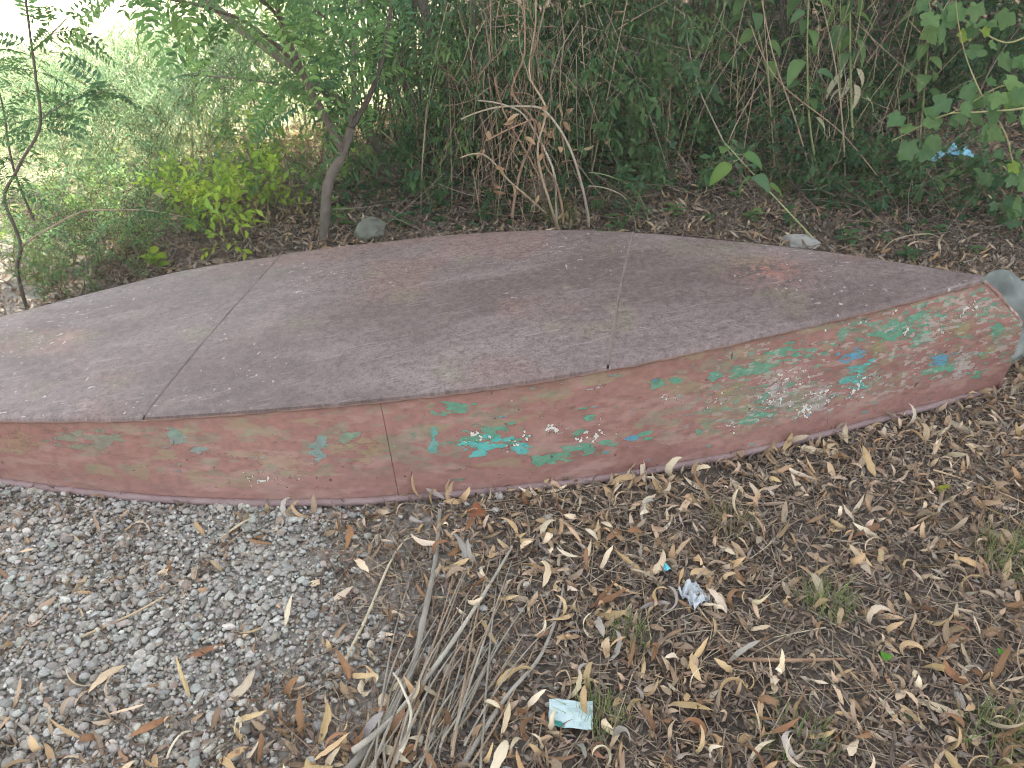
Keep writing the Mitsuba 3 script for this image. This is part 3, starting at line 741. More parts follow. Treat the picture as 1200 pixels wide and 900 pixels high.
for q in range(36):
    a = rng.uniform(0, 1)
    bx, by = 420 + 135 * a + rng.normal(0, 10), 930 - rng.uniform(0, 60) * (a > 0.3)
    ex, ey = 500 + 125 * a + rng.normal(0, 20), rng.uniform(640, 780)
    mx, my = (bx + ex) / 2 + rng.normal(0, 7) - 5, (by + ey) / 2 + rng.normal(0, 5)
    grey = rng.random() < 0.6
    stick([(bx, by), (mx, my), (ex, ey)], rng.uniform(0.0016, 0.0034), 0.0012, (0.23, 0.21, 0.175) if grey else (0.24, 0.18, 0.13),
          f"thin {'grey' if grey else 'brown'} stick among the others of the bundle", f"thin {'grey' if grey else 'brown'} sticks of the bundle", up=(rng.uniform(0.02, 0.07), rng.uniform(0.012, 0.028)), seed=20 + q)


# ------------------------------------------------------------------ rubbish
def sheet(px, py, w, d, rz, col, crease, lift, bsdf='mat_sheet', n=26, seed=0, corner=None):
    s, t = np.meshgrid(np.linspace(-0.5, 0.5, n), np.linspace(-0.5, 0.5, n), indexing='ij')
    p = np.stack([s * w, t * d, s * 0], -1)
    h = crease * (np.abs(meshkit.fbm(np.stack([s * 2.4, t * 2.4, s * 0], -1), 3, seed) - 0.5) * 2)
    p[..., 2] = h + lift
    p[..., :2] += (meshkit.fbm(np.stack([s * 3, t * 3, s * 0 + 5], -1), 2, seed)[..., None] - 0.5) * crease * 0.8
    b = G(px, py); c_, s_ = math.cos(rz), math.sin(rz)
    q = np.stack([p[..., 0] * c_ - p[..., 1] * s_ + b[0], p[..., 0] * s_ + p[..., 1] * c_ + b[1], p[..., 2]], -1)
    q[..., 2] += terrain(q[..., 0], q[..., 1])
    v, f = solid(q, np.array([0, 0, -0.0006]))
    c = np.tile(np.asarray(col, float), (len(v), 1))
    if corner is not None:
        m = np.tile(((s < -0.12) & (t < -0.27 - 0.25 * (s + 0.3))).ravel(), 2)
        c[m] = corner
    return v, f, c


k = thing('paper_scrap', 'pale blue paper scrap with a dark green corner in the foreground', 'paper scrap')
put(k, sheet(668, 847, 0.088, 0.062, -0.08, (0.36, 0.47, 0.49), 0.008, 0.026, seed=3, corner=(0.03, 0.17, 0.16)), 'mat_sheet')
k = thing('plastic_scrap', 'crumpled white and blue plastic scrap right of the stick bundle', 'plastic scrap')
put(k, sheet(812, 706, 0.05, 0.062, 0.5, (0.36, 0.40, 0.43), 0.04, 0.014, seed=6), 'mat_sheet')
k = thing('plastic_bit', 'tiny cyan plastic bit above the crumpled white plastic', 'plastic bit')
put(k, sheet(779, 672, 0.018, 0.018, 0.7, (0.16, 0.52, 0.62), 0.012, 0.016, seed=8), 'mat_sheet')
k = thing('plastic_bag', 'light blue plastic bag lying under the vine at the right', 'plastic bag')
put(k, sheet(1104, 203, 0.24, 0.12, 0.05, (0.20, 0.47, 0.64), 0.08, 0.10, n=40, seed=9), 'mat_sheet')


# ------------------------------------------------------------------ plants
BARK, BARK2, DRYST = (0.125, 0.108, 0.090), (0.085, 0.075, 0.065), (0.24, 0.19, 0.14)
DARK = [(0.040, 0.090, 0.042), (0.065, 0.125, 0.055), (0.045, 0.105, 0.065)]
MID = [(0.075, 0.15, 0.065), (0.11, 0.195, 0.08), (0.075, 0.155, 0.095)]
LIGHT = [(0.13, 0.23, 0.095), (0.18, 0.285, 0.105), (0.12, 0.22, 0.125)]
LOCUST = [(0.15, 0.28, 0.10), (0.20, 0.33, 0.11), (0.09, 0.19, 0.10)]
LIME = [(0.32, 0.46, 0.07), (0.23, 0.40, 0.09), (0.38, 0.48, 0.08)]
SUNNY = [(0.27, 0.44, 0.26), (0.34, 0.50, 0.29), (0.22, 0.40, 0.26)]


def bough(key, pts, r0, r1, col, seed, n=26, name='stem', sides=8):
    path = spline(pts, n)
    path = path + 0.25 * r0 * (meshkit.noise(path[:, None] * 9 + np.arange(3)[None, :, None] * 31, seed) - 0.5)
    part(key, name, tube(path, r0, r1, col, sides, 0.14, seed, 0.1), 'mat_wood')
    return path


def bush(name, label, cat, base, h, spread, nst, ntw, K, L, W, pal, seed, shape='lance', lean=(0, 0), tw=0.3, droop=0.35, hang=0.35, angle=0.9, low=0.25, col=BARK, r=0.008, pinnate=False, nseg=2, group=None, up=0.4, angle_up=None):
    rng = np.random.default_rng(seed)
    k = thing(name, label, cat, group)
    base = np.asarray(base, float)
    fl, tws = [], []
    for q in range(nst):
        az = q / nst * 6.28 + rng.uniform(-0.5, 0.5)
        b = base + [0.05 * nst ** 0.5 * math.cos(az), 0.05 * nst ** 0.5 * math.sin(az), 0]
        b[2] = terrain(b[0], b[1]) - 0.02
        out = spread * rng.uniform(0.3, 1.0)
        hh = h * rng.uniform(0.75, 1.05)
        end = b + [out * math.cos(az) + lean[0], out * math.sin(az) + lean[1], hh]
        mid = b * 0.5 + end * 0.5 + [rng.normal(0, 0.06), rng.normal(0, 0.06), 0.08 * hh]
        path = bough(k, [b, mid, end], r * rng.uniform(0.7, 1.2), r * 0.3, np.array(col) * rng.uniform(0.7, 1.2), seed + q, 18)
        s = low + (1 - low) * rng.random(ntw) ** 0.8
        B, tan = along(path, s)
        az2 = rng.uniform(0, 6.28, ntw)
        D = np.stack([np.cos(az2), np.sin(az2), rng.normal(up, 0.35, ntw)], -1) + 0.3 * tan
        lv, t_ = sprays(rng, B, D, tw * rng.uniform(0.5, 1.25, ntw), droop * rng.uniform(0.5, 1.5, ntw), K, L, W, pal, pinnate, shape, nseg, angle, hang)
        fl.append(lv); tws.append(t_)
    part(k, 'foliage', join(fl), 'mat_leaf_live', stuff=True)
    part(k, 'twigs', join(tws), 'mat_wood', stuff=True)
    return k


# -- the crooked locust tree behind the boat
rng = np.random.default_rng(51)
loc = thing('locust_tree', 'young locust tree with a thin crooked trunk right behind the boat', 'tree')
b = G(379, 281)
y0 = b[1]
tr = bough(loc, [b - [0, 0, 0.03], A(381, 248, y0), A(386, 212, y0 + 0.02), A(402, 180, y0 + 0.05), A(412, 150, y0 + 0.08)], 0.026, 0.020, BARK, 1, 34, 'trunk', 10)
br = [bough(loc, [A(412, 152, y0 + 0.08), A(414, 110, y0 + 0.12), A(416, 50, y0 + 0.2), A(430, -40, y0 + 0.3)], 0.013, 0.006, BARK, 2, name='branch'),
      bough(loc, [A(411, 152, y0 + 0.08), A(428, 122, y0 + 0.05), A(444, 85, y0), A(454, 40, y0 - 0.05), A(462, -30, y0 - 0.1)], 0.014, 0.006, BARK2, 3, name='branch'),
      bough(loc, [A(402, 180, y0 + 0.05), A(380, 135, y0 - 0.05), A(352, 80, y0 - 0.15), A(328, 20, y0 - 0.25), A(312, -60, y0 - 0.35)], 0.017, 0.008, BARK, 4, name='branch'),
      bough(loc, [A(352, 80, y0 - 0.15), A(320, 50, y0 - 0.35), A(280, 22, y0 - 0.55), A(215, 2, y0 - 0.8), A(150, -8, y0 - 1.0)], 0.009, 0.003, BARK, 5, name='branch'),
      bough(loc, [A(330, 25, y0 - 0.25), A(290, -10, y0 - 0.5), A(240, -25, y0 - 0.7), A(170, -30, y0 - 0.9)], 0.008, 0.003, BARK, 6, name='branch'),
      bough(loc, [A(378, 130, y0 - 0.05), A(330, 100, y0 + 0.1), A(280, 92, y0 + 0.15), A(215, 88, y0 + 0.1)], 0.007, 0.002, BARK, 7, name='branch'),
      bough(loc, [A(414, 60, y0 + 0.2), A(390, 30, y0 + 0.1), A(350, -10, y0), A(330, -50, y0)], 0.007, 0.003, BARK, 8, name='branch')]
for path, num, pal in zip(br, (16, 12, 18, 26, 18, 20, 14), (LIGHT, MID, LIGHT, LIGHT, LIGHT, LIGHT, LIGHT)):
    s = 0.15 + 0.85 * rng.random(num)
    B, tan = along(path, s)
    az = rng.uniform(0, 6.28, num)
    D = np.stack([np.cos(az), np.sin(az) * 0.8, rng.normal(-0.05, 0.35, num)], -1) + 0.4 * tan
    for one in sprays(rng, B, D, rng.uniform(0.2, 0.34, num), rng.uniform(0.2, 0.8, num), 12, 0.046, 0.017, LOCUST, True, 'oval', 2, hang=0.12, bend=0.2, twig_r=0.0012, separate=True):
        part(loc, 'leaf', one, 'mat_leaf_live')

# -- the locust sapling at the left edge
sap = thing('locust_sapling', 'slender locust sapling with feathery leaves at the left edge', 'sapling')
b = G(32, 362); y0 = b[1]
sp_ = [bough(sap, [b - [0, 0, 0.02], A(20, 318, y0), A(24, 285, y0), A(6, 240, y0 - 0.02), A(22, 195, y0 - 0.05), A(48, 140, y0 - 0.1), A(42, 90, y0 - 0.1), A(34, 30, y0 - 0.12), A(25, -40, y0 - 0.15)], 0.0075, 0.003, BARK2, 11, 40),
       bough(sap, [A(40, 258, y0 + 0.02), A(18, 205, y0), A(2, 120, y0), A(-20, 40, y0)], 0.005, 0.002, BARK2, 12, name='branch'),
       bough(sap, [A(26, 288, y0), A(60, 266, y0), A(110, 246, y0), A(160, 246, y0), A(215, 254, y0 + 0.05)], 0.0045, 0.0015, DRYST, 13, name='branch'),
       bough(sap, [A(48, 140, y0 - 0.1), A(70, 125, y0 - 0.15), A(100, 112, y0 - 0.2), A(140, 105, y0 - 0.3)], 0.003, 0.0012, BARK2, 14, name='branch'),
       bough(sap, [A(38, 60, y0 - 0.1), A(60, 40, y0 - 0.15), A(80, 20, y0 - 0.2)], 0.003, 0.0012, BARK2, 15, name='branch')]
for path, num, lo in zip(sp_, (24, 18, 3, 12, 9), (0.35, 0.1, 0.5, 0.3, 0.2)):
    s = lo + (1 - lo) * rng.random(num)
    B, tan = along(path, s)
    az = rng.uniform(0, 6.28, num)
    D = np.stack([np.cos(az), np.sin(az) * 0.7, rng.normal(0.05, 0.35, num)], -1) + 0.3 * tan
    for one in sprays(rng, B, D, rng.uniform(0.10, 0.21, num), rng.uniform(0.2, 0.7, num), 9, 0.030, 0.012, MID + LOCUST[:1], True, 'oval', 2, hang=0.12, bend=0.2, twig_r=0.001, separate=True):
        part(sap, 'leaf', one, 'mat_leaf_live')

# -- leaning and upright trunks in the thicket
def trunk_tree(label, pts, r0, r1, col, seed, side=(), pal=MID, ntw=40, lo=0.35, L=0.06, W=0.014, tw=0.35, hang=0.5, name='thicket_tree'):
    k = thing(name, label, 'tree')
    rng = np.random.default_rng(seed)
    paths = [bough(k, pts, r0, r1, col, seed, 30, 'trunk', 10)]
    for q, sd in enumerate(side):
        paths.append(bough(k, sd, r1 * 0.8, r1 * 0.3, col, seed + 7 + q, name='branch'))
    fl, tws = [], []
    for pth in paths:
        s = lo + (1 - lo) * rng.random(ntw)
        B, tan = along(pth, s)
        az = rng.uniform(0, 6.28, ntw)
        D = np.stack([np.cos(az), np.sin(az), rng.normal(0.2, 0.4, ntw)], -1)
        lv, t_ = sprays(rng, B, D, tw * rng.uniform(0.5, 1.3, ntw), rng.uniform(0.2, 0.8, ntw), 8, L, W, pal, hang=hang)
        fl.append(lv); tws.append(t_)
    part(k, 'foliage', join(fl), 'mat_leaf_live', stuff=True); part(k, 'twigs', join(tws), 'mat_wood', stuff=True)


b = G(470, 205)
trunk_tree('grey trunk leaning to the left behind the crooked locust tree', [b - [0, 0, 0.05], A(420, 140, b[1]), A(362, 92, b[1] - 0.1), A(290, 40, b[1] - 0.2), A(200, -40, b[1] - 0.3)], 0.030, 0.018, (0.17, 0.15, 0.125), 61, pal=LIGHT, ntw=46, lo=0.45, name='leaning_tree')
b = G(536, 232)
trunk_tree('dark upright trunk left of the dry vine tangle', [b - [0, 0, 0.05], A(528, 180, b[1]), A(530, 110, b[1]), A(506, 40, b[1]), A(480, -60, b[1])], 0.034, 0.022, (0.095, 0.08, 0.07), 62, side=[[A(530, 110, b[1]), A(556, 60, b[1] - 0.05), A(548, -30, b[1] - 0.1)]], pal=MID, ntw=50)
b = G(500, 215)
trunk_tree('thin dark trunk rising between leaning trunk and upright trunk', [b - [0, 0, 0.05], A(498, 150, b[1]), A(470, 80, b[1]), A(484, 20, b[1]), A(490, -60, b[1])], 0.022, 0.014, (0.10, 0.085, 0.07), 63, pal=LIGHT, ntw=40)
b = G(575, 215)
trunk_tree('grey-brown trunk behind the dry vine tangle', [b - [0, 0, 0.05], A(566, 130, b[1]), A(572, 60, b[1]), A(560, -60, b[1])], 0.028, 0.02, (0.13, 0.11, 0.09), 64, pal=MID, ntw=46)

# -- dry vine tangle
vine = thing('dry_vine', 'tangle of dead reddish-brown vines hanging in front of the shrubs', 'vine')
rng = np.random.default_rng(71)
b = G(648, 268); y0 = b[1]
main = [[(653, 272), (640, 225), (612, 170), (590, 130), (580, 90)], [(655, 270), (645, 240), (630, 175), (640, 130), (620, 85), (628, 20), (625, -40)], [(600, 255), (610, 200), (628, 150), (600, 105), (615, 60), (610, -30)],
        [(690, 265), (680, 210), (655, 150), (628, 125), (590, 125), (540, 140)], [(660, 262), (652, 215), (640, 195), (625, 140), (600, 150), (570, 165)], [(640, 250), (600, 215), (560, 180), (540, 185)]]
for q, m in enumerate(main):
    bough(vine, [A(px, py, y0 - 0.05 + 0.05 * math.sin(q * 3 + n_)) for n_, (px, py) in enumerate(m)], rng.uniform(0.005, 0.008), 0.003, [(0.27, 0.165, 0.115), (0.31, 0.245, 0.17), (0.25, 0.16, 0.115), (0.34, 0.30, 0.23)][q % 4], 70 + q, 30)
N = 230
P0 = np.array([A(rng.normal(615, 44), rng.uniform(-10, 265), y0 + rng.normal(0.05, 0.12)) for _ in range(N)])
Q0 = P0 + np.stack([rng.normal(0, 0.07, N), rng.normal(0, 0.07, N), rng.normal(-0.08, 0.24, N)], -1)
Q0[:, 2] = np.maximum(Q0[:, 2], terrain(Q0[:, 0], Q0[:, 1]) + 0.01)
part(vine, 'tendrils', rods(P0, Q0, rng.uniform(0.01, 0.05, N), rng.uniform(0.0012, 0.003, N), tint(rng, N, [(0.27, 0.20, 0.14), (0.22, 0.14, 0.10), (0.19, 0.155, 0.12)]), 5), 'mat_wood', stuff=True)
N = 75
P0 = np.array([A(rng.normal(622, 36), rng.uniform(110, 270), y0 + rng.normal(0.0, 0.12)) for _ in range(N)])
part(vine, 'dead_leaves', leaves(P0, rng.normal(size=(N, 3)) + [0, 0, -0.8], rng.normal(size=(N, 3)), rng.uniform(0.03, 0.07, N), rng.uniform(0.012, 0.025, N), rng.normal(0, 1, N), rng.normal(0, 1, N), 0.4, tint(rng, N, [(0.34, 0.23, 0.14), (0.22, 0.13, 0.08), (0.42, 0.33, 0.2)]), 5), 'mat_leaf_dry', stuff=True)

# -- single bare stalks that stand or lie in front of the thicket
def stalk(label, pxs, dy, r0, r1, col, seed, name='dry_stalk', group=None, foot=True):
    b = G(*pxs[0])
    pts = [b - [0, 0, 0.02]] + [A(px, py, b[1] + dy * (q + 1) / len(pxs)) for q, (px, py) in enumerate(pxs[1:])]
    k = thing(name, label, 'stalk', group)
    put(k, tube(spline(pts, 30), r0, r1, col, 7, 0.12, seed), 'mat_wood')
    return pts


stalk('pale bent stalk arching over from the vine tangle to the ground', [(652, 272), (651, 215), (630, 160), (605, 128), (560, 118)], 0.1, 0.0065, 0.003, (0.42, 0.38, 0.30), 1)
stalk('long pale cane slanting down behind the boat to the right', [(812, 200), (775, 155), (730, 110), (680, 72)], 0.0, 0.006, 0.004, (0.40, 0.36, 0.27), 2)
stalk('thin grey stalk rising left from the right part of the thicket', [(887, 225), (840, 150), (812, 80), (800, -20)], 0.1, 0.0045, 0.0025, (0.28, 0.24, 0.19), 3)
stalk('green arching stalk behind the boat, bent down to the left', [(760, 268), (752, 235), (730, 213), (690, 202)], -0.1, 0.004, 0.002, (0.20, 0.26, 0.13), 4)
stalk('second green arching stalk, lower and further left', [(745, 272), (738, 240), (722, 225), (690, 218)], -0.15, 0.0035, 0.002, (0.34, 0.30, 0.22), 5)
stalk('brown cane crossing low under the middle shrubs', [(690, 205), (780, 190), (850, 165), (905, 110)], 0.3, 0.005, 0.003, (0.24, 0.14, 0.10), 6)
stalk('reddish cane running level along the litter in the middle', [(690, 190), (740, 178), (800, 178)], 0.1, 0.004, 0.003, (0.26, 0.16, 0.11), 7)
stalk('grey branch lying on the ground behind the vine tangle', [(640, 238), (560, 228), (470, 210)], 0.25, 0.006, 0.004, (0.25, 0.22, 0.19), 8)
stalk('tall brown stalk leaning over the right thicket', [(960, 235), (935, 150), (905, 60), (890, -20)], 0.1, 0.004, 0.0025, (0.30, 0.22, 0.16), 9)
stalk('thin reddish stalk crossing behind the tall weeds', [(1060, 250), (990, 160), (905, 85), (880, 30)], 0.1, 0.003, 0.002, (0.30, 0.20, 0.15), 10)
stalk('grey dead branch slanting up to the right edge', [(1120, 130), (1150, 75), (1205, 10)], 0.2, 0.006, 0.003, (0.25, 0.21, 0.18), 11)
stalk('pale arched stalk on the ground near the bow', [(1028, 300), (1050, 280), (1085, 274), (1115, 294)], 0.05, 0.0026, 0.002, (0.32, 0.26, 0.18), 12)
stalk('thin twig in the litter above the pale slab', [(918, 265), (945, 275), (965, 288)], -0.05, 0.003, 0.002, (0.34, 0.27, 0.20), 13)
stalk('straight brown twig lying level behind the boat', [(800, 253), (870, 256), (935, 258)], 0.0, 0.0035, 0.002, (0.22, 0.15, 0.11), 14)
rng = np.random.default_rng(81)
for q in range(90):
    px = rng.uniform(470, 1130); py = rng.uniform(165, 235) - 40 * (px > 1000) + (25 if px < 650 else 0)
    top = rng.uniform(-40, 90); dx = rng.normal(0, 55)
    zone = 'left' if px < 690 else 'middle' if px < 900 else 'right'
    stalk(f'thin dry stalk standing in the {zone} of the thicket', [(px, py), (px + dx * 0.35 + rng.normal(0, 6), py * 0.55 + top * 0.45), (px + dx, top)], rng.normal(0, 0.12), rng.uniform(0.0022, 0.0045), 0.0016, [(0.24, 0.17, 0.12), (0.33, 0.27, 0.19), (0.18, 0.20, 0.10), (0.22, 0.19, 0.15)][q % 4], 100 + q, 'thin_stalk', f'thin dry stalks in the {zone} of the thicket')
N = 430
P0 = np.array([G(rng.uniform(430, 1150), rng.uniform(160, 285)) for _ in range(60)])
P0 = P0[rng.integers(0, 60, N)] + np.stack([rng.normal(0, 0.2, N), rng.normal(0, 0.12, N), rng.uniform(0.02, 0.16, N)], -1)
P0 = P0[~in_boat(P0[:, 0], P0[:, 1], 0.12)]; N = len(P0)
az = rng.uniform(0, 6.28, N)
Q0 = P0 + np.stack([np.cos(az), np.sin(az) * 0.5, rng.normal(0.1, 0.35, N)], -1) * rng.uniform(0.1, 0.45, (N, 1))
ok = ~in_boat(Q0[:, 0], Q0[:, 1], 0.1); P0, Q0 = P0[ok], Q0[ok]; N = len(P0)
P0[:, 2] = np.maximum(P0[:, 2], terrain(P0[:, 0], P0[:, 1]) + 0.01); Q0[:, 2] = np.maximum(Q0[:, 2], terrain(Q0[:, 0], Q0[:, 1]) + 0.01)
put('brushwood', rods(P0, Q0, rng.uniform(0.01, 0.05, N), rng.uniform(0.001, 0.0025, N), tint(rng, N, [(0.22, 0.18, 0.14), (0.13, 0.10, 0.08), (0.26, 0.22, 0.17), (0.17, 0.12, 0.09)]), 7), 'mat_wood')
say('brushwood', 'fine dead brushwood on the ground under the shrubs', 'brushwood', kind='stuff')

# -- tall weeds with broad drooping leaves at the right
def weed(label, foot, top, seed, nleaf, L, W, pal, col=(0.20, 0.27, 0.10), r=0.006, lo=0.35, wilt=0.5, name='tall_weed', dy=0.0, dead=0):
    rng = np.random.default_rng(seed)
    b = G(*foot)
    k = thing(name, label, 'plant')
    e = A(*top, b[1] + dy)
    path = bough(k, [b - [0, 0, 0.02], b * 0.5 + e * 0.5 + rng.normal(0, 0.02, 3), e], r, r * 0.5, col, seed, 24)
    s = lo + (1 - lo) * (np.arange(nleaf) + 0.5) / nleaf
    B, tan = along(path, s)
    for q in range(nleaf):
        az = q * 2.4 + rng.uniform(-0.4, 0.4)
        D = np.array([[math.cos(az), math.sin(az), rng.uniform(-0.2, 0.5) - wilt]])
        l = L * rng.uniform(0.7, 1.2)
        pet = rods(B[q:q + 1], B[q:q + 1] + unit(D) * l * 0.3, np.array([0.004]), np.array([0.0013]), col, q)
        isdead = q < dead
        lf = leaves(B[q:q + 1] + unit(D) * l * 0.3, D, np.array([[rng.normal(0, 0.3), -0.4, 1.0]]), l, l * W / L * (0.5 if isdead else 1), rng.normal(0.7 + wilt, 0.3), rng.normal(0, 0.3), 0.25,
                    tint(rng, 1, [(0.62, 0.62, 0.48), (0.55, 0.52, 0.36)] if isdead else pal), 7, 'ovate', 0.1)
        part(k, 'leaf', lf, 'mat_leaf_live')
        part(k, 'leaf_stalk', pet, 'mat_wood')


weed('tall weed with wilted whitish leaves in front of the right thicket', (1002, 200), (996, -20), 91, 18, 0.15, 0.07, LIGHT + LIME[1:2], (0.25, 0.30, 0.14), 0.0075, 0.45, 0.7, dead=7)
weed('tall green weed left of the wilted one', (965, 222), (950, -30), 92, 16, 0.125, 0.06, LIGHT, (0.20, 0.25, 0.11), 0.006, 0.4, 0.4, dead=2)
weed('broad-leaved weed at the top edge right of the middle', (912, 190), (868, -30), 93, 16, 0.13, 0.07, LIGHT, (0.22, 0.20, 0.12), 0.006, 0.5, 0.4)
weed('leafy weed at the right, left of the vine', (1075, 190), (1090, -30), 94, 22, 0.12, 0.065, LIGHT, (0.18, 0.2, 0.1), 0.006, 0.25, 0.3)
weed('tall weed in the shade right of the vine tangle', (760, 180), (742, -30), 95, 16, 0.12, 0.055, MID, (0.14, 0.17, 0.08), 0.005, 0.3, 0.5)
weed('weed with pale drooping leaves at the top middle', (830, 185), (845, -30), 96, 14, 0.13, 0.06, MID + LIGHT, (0.17, 0.2, 0.09), 0.005, 0.35, 0.5)
weed('low young weed with a bright half-eaten leaf behind the boat', (968, 289), (850, 168), 97, 7, 0.13, 0.06, LIME[1:2] + LIGHT, (0.33, 0.36, 0.18), 0.004, 0.6, 0.3, 'young_weed')

# -- the vine with lobed leaves at the right edge
rng = np.random.default_rng(111)
bv = thing('bryony_vine', 'climbing vine with lobed green leaves at the right edge', 'vine')
tpls = [lobed(5, 0.42, 44, 0.12), lobed(3, 0.45, 40, 0.18, 1), lobed(5, 0.36, 44, 0.2, 2), lobed(3, 0.35, 40, 0.1, 3)]
runs = [[(1215, 260), (1190, 200), (1175, 150), (1150, 110), (1130, 60), (1120, -10)], [(1210, 125), (1170, 130), (1120, 132), (1075, 150), (1045, 165)], [(1215, 110), (1180, 100), (1130, 125), (1095, 140)], [(1215, 30), (1180, 50), (1140, 30), (1110, 10)], [(1205, 290), (1185, 240), (1165, 210)]]
for q, m in enumerate(runs):
    yy = 3.0 + 0.25 * (q == 0) + 0.15 * q
    path = bough(bv, [A(px, py, yy + 0.04 * math.sin(n_ * 2 + q)) for n_, (px, py) in enumerate(m)], 0.004, 0.0016, (0.28, 0.27, 0.14), 110 + q, 26)
    num = (26, 20, 16, 18, 14)[q]
    B, tan = along(path, rng.random(num))
    for w in range(num):
        off = np.array([rng.normal(0, 0.06), rng.normal(-0.02, 0.05), rng.normal(0.0, 0.05)])
        bright = rng.random() < 0.05
        put(uniq(f'{bv}__leaf'), set_leaf(tpls[w % 4], B[w] + off, (rng.normal(0, 0.6), -0.3, -0.75 + rng.normal(0, 0.3)), (rng.normal(0, 0.35), -0.75, 0.75), rng.uniform(0.030, 0.062), (0.25, 0.36, 0.08) if bright else tint(rng, 1, MID + LIGHT + LIGHT)[0] * 1.15, 0.95), 'mat_leaf_live')
k = thing('ivy_plant', 'dark green lobed leaves hanging low at the right edge above the bow', 'plant')
b = G(1180, 268)
part(k, 'stem', tube(spline([b - [0, 0, 0.02], b + [-0.02, 0.03, 0.15], b + [0.02, 0.05, 0.3]], 12), 0.004, 0.002, (0.2, 0.2, 0.1), 6), 'mat_wood')
for w in range(11):
    pos = b + [rng.normal(0.0, 0.09), rng.normal(-0.03, 0.05), rng.uniform(0.05, 0.26)]
    part(k, 'leaf', set_leaf(tpls[w % 4], pos, (rng.normal(-0.2, 0.6), -0.4, -0.7), (rng.normal(0, 0.35), -0.7, 0.8), rng.uniform(0.03, 0.055), tint(rng, 1, DARK + MID)[0]), 'mat_leaf_live')

# -- small plants behind the boat
def rosette(label, px, py, nl, L, W, pal, seed, name='small_plant', rise=0.5, shape='ovate'):
    rng = np.random.default_rng(seed)
    k = thing(name, label, 'plant')
    b = G(px, py)
    part(k, 'stem', tube(np.array([b - [0, 0, 0.01], b + [0, 0, L * 0.5], b + [0.01, 0, L]]), 0.002, 0.0012, (0.2, 0.28, 0.1), 6), 'mat_wood')
    for q in range(nl):
        az = q * 2.4
        part(k, 'leaf', leaves((b + [0, 0, L * (0.3 + 0.7 * q / nl)])[None], np.array([[math.cos(az), math.sin(az), rise * rng.uniform(0.3, 1.2)]]), np.array([[0, -0.2, 1.0]]), L * rng.uniform(0.7, 1.1), W, rng.normal(0.6, 0.2), 0.1, 0.2, tint(rng, 1, pal), 5, shape, 0.1), 'mat_leaf_live')


rosette('bright green small plant behind the middle of the boat', 880, 262, 9, 0.07, 0.03, LIGHT, 121)
rosette('small ferny green plant right of the arching stalks', 788, 258, 10, 0.08, 0.02, LIGHT, 122)
rosette('green plant by the pale slab near the bow', 992, 290, 9, 0.08, 0.03, MID + LIGHT, 123)
rosette('dark little plant close behind the bow', 1062, 308, 8, 0.07, 0.03, MID, 124)
rosette('small bluish-green plant beside the mossy grey stone', 470, 272, 10, 0.09, 0.03, MID, 125)
rosette('light green plant at the foot of the crooked locust tree', 395, 268, 9, 0.10, 0.03, LIGHT, 126)
rosette('green nettle under the dry vine tangle', 618, 262, 9, 0.09, 0.035, LIGHT + MID, 127)
rosette('broad-leaved dark plant right of the dry vines', 690, 222, 9, 0.12, 0.06, MID, 128)
rosette('second broad-leaved dark plant right of the dry vines', 722, 200, 9, 0.12, 0.06, MID + DARK, 129)
rosette('big-leaved light plant beside the boat at the left', 185, 318, 7, 0.09, 0.05, LIME, 130)

# -- ground ivy and nettles under the thicket
rng = np.random.default_rng(131)
x, y = blob_points(rng, 17000, -0.9, 4.4, 3.1, 6.6, lambda x, y: patchy(x, y, 33, 0.42, 0.58, 1.8) * np.clip((y - 3.3) / 0.8, 0.05, 1))
N = len(x); az = rng.uniform(0, 6.28, N)
put('ground_ivy', leaves(on_ground(x, y, rng.uniform(0.02, 1, N) ** 2 * 0.24), np.stack([np.cos(az), np.sin(az), rng.normal(0, 0.3, N)], -1), np.stack([rng.normal(0, 0.3, N), rng.normal(-0.2, 0.3, N), np.ones(N)], -1), rng.uniform(0.025, 0.06, N), rng.uniform(0.018, 0.04, N), 0.5, 0.1, 0.2, tint(rng, N, MID + DARK, 0.3), 3, 'ovate'), 'mat_leaf_live')
say('ground_ivy', 'low green leaves creeping over the litter under the thicket', 'ground cover', kind='stuff')

low = [('low nettle clump under the vine tangle, right side', (700, 235), 0.28), ('low nettle clump in the middle behind the boat', (800, 215), 0.32), ('low green clump below the tall weeds', (940, 215), 0.30), ('low green clump right of the half-eaten weed', (1010, 232), 0.26),
       ('low green clump under the vine leaves at the right', (1090, 235), 0.28), ('leafy clump in the middle, further back', (860, 190), 0.5), ('leafy clump behind the tall weeds', (970, 180), 0.5), ('leafy clump left of the long pale cane', (735, 190), 0.5), ('leafy clump at the right, further back', (1050, 160), 0.5), ('ferny clump left of the dry vine tangle', (545, 240), 0.3)]
for q, (lab, (px, py), h) in enumerate(low):
    bush('nettle_clump', lab, 'plant', G(px, py), h, 0.22, 9, 9, 6, 0.055, 0.028, (MID, LIGHT + MID, MID + DARK)[q % 3], 500 + q, 'ovate', tw=0.10, droop=0.2, hang=0.25, low=0.1, col=(0.13, 0.17, 0.07), r=0.003)

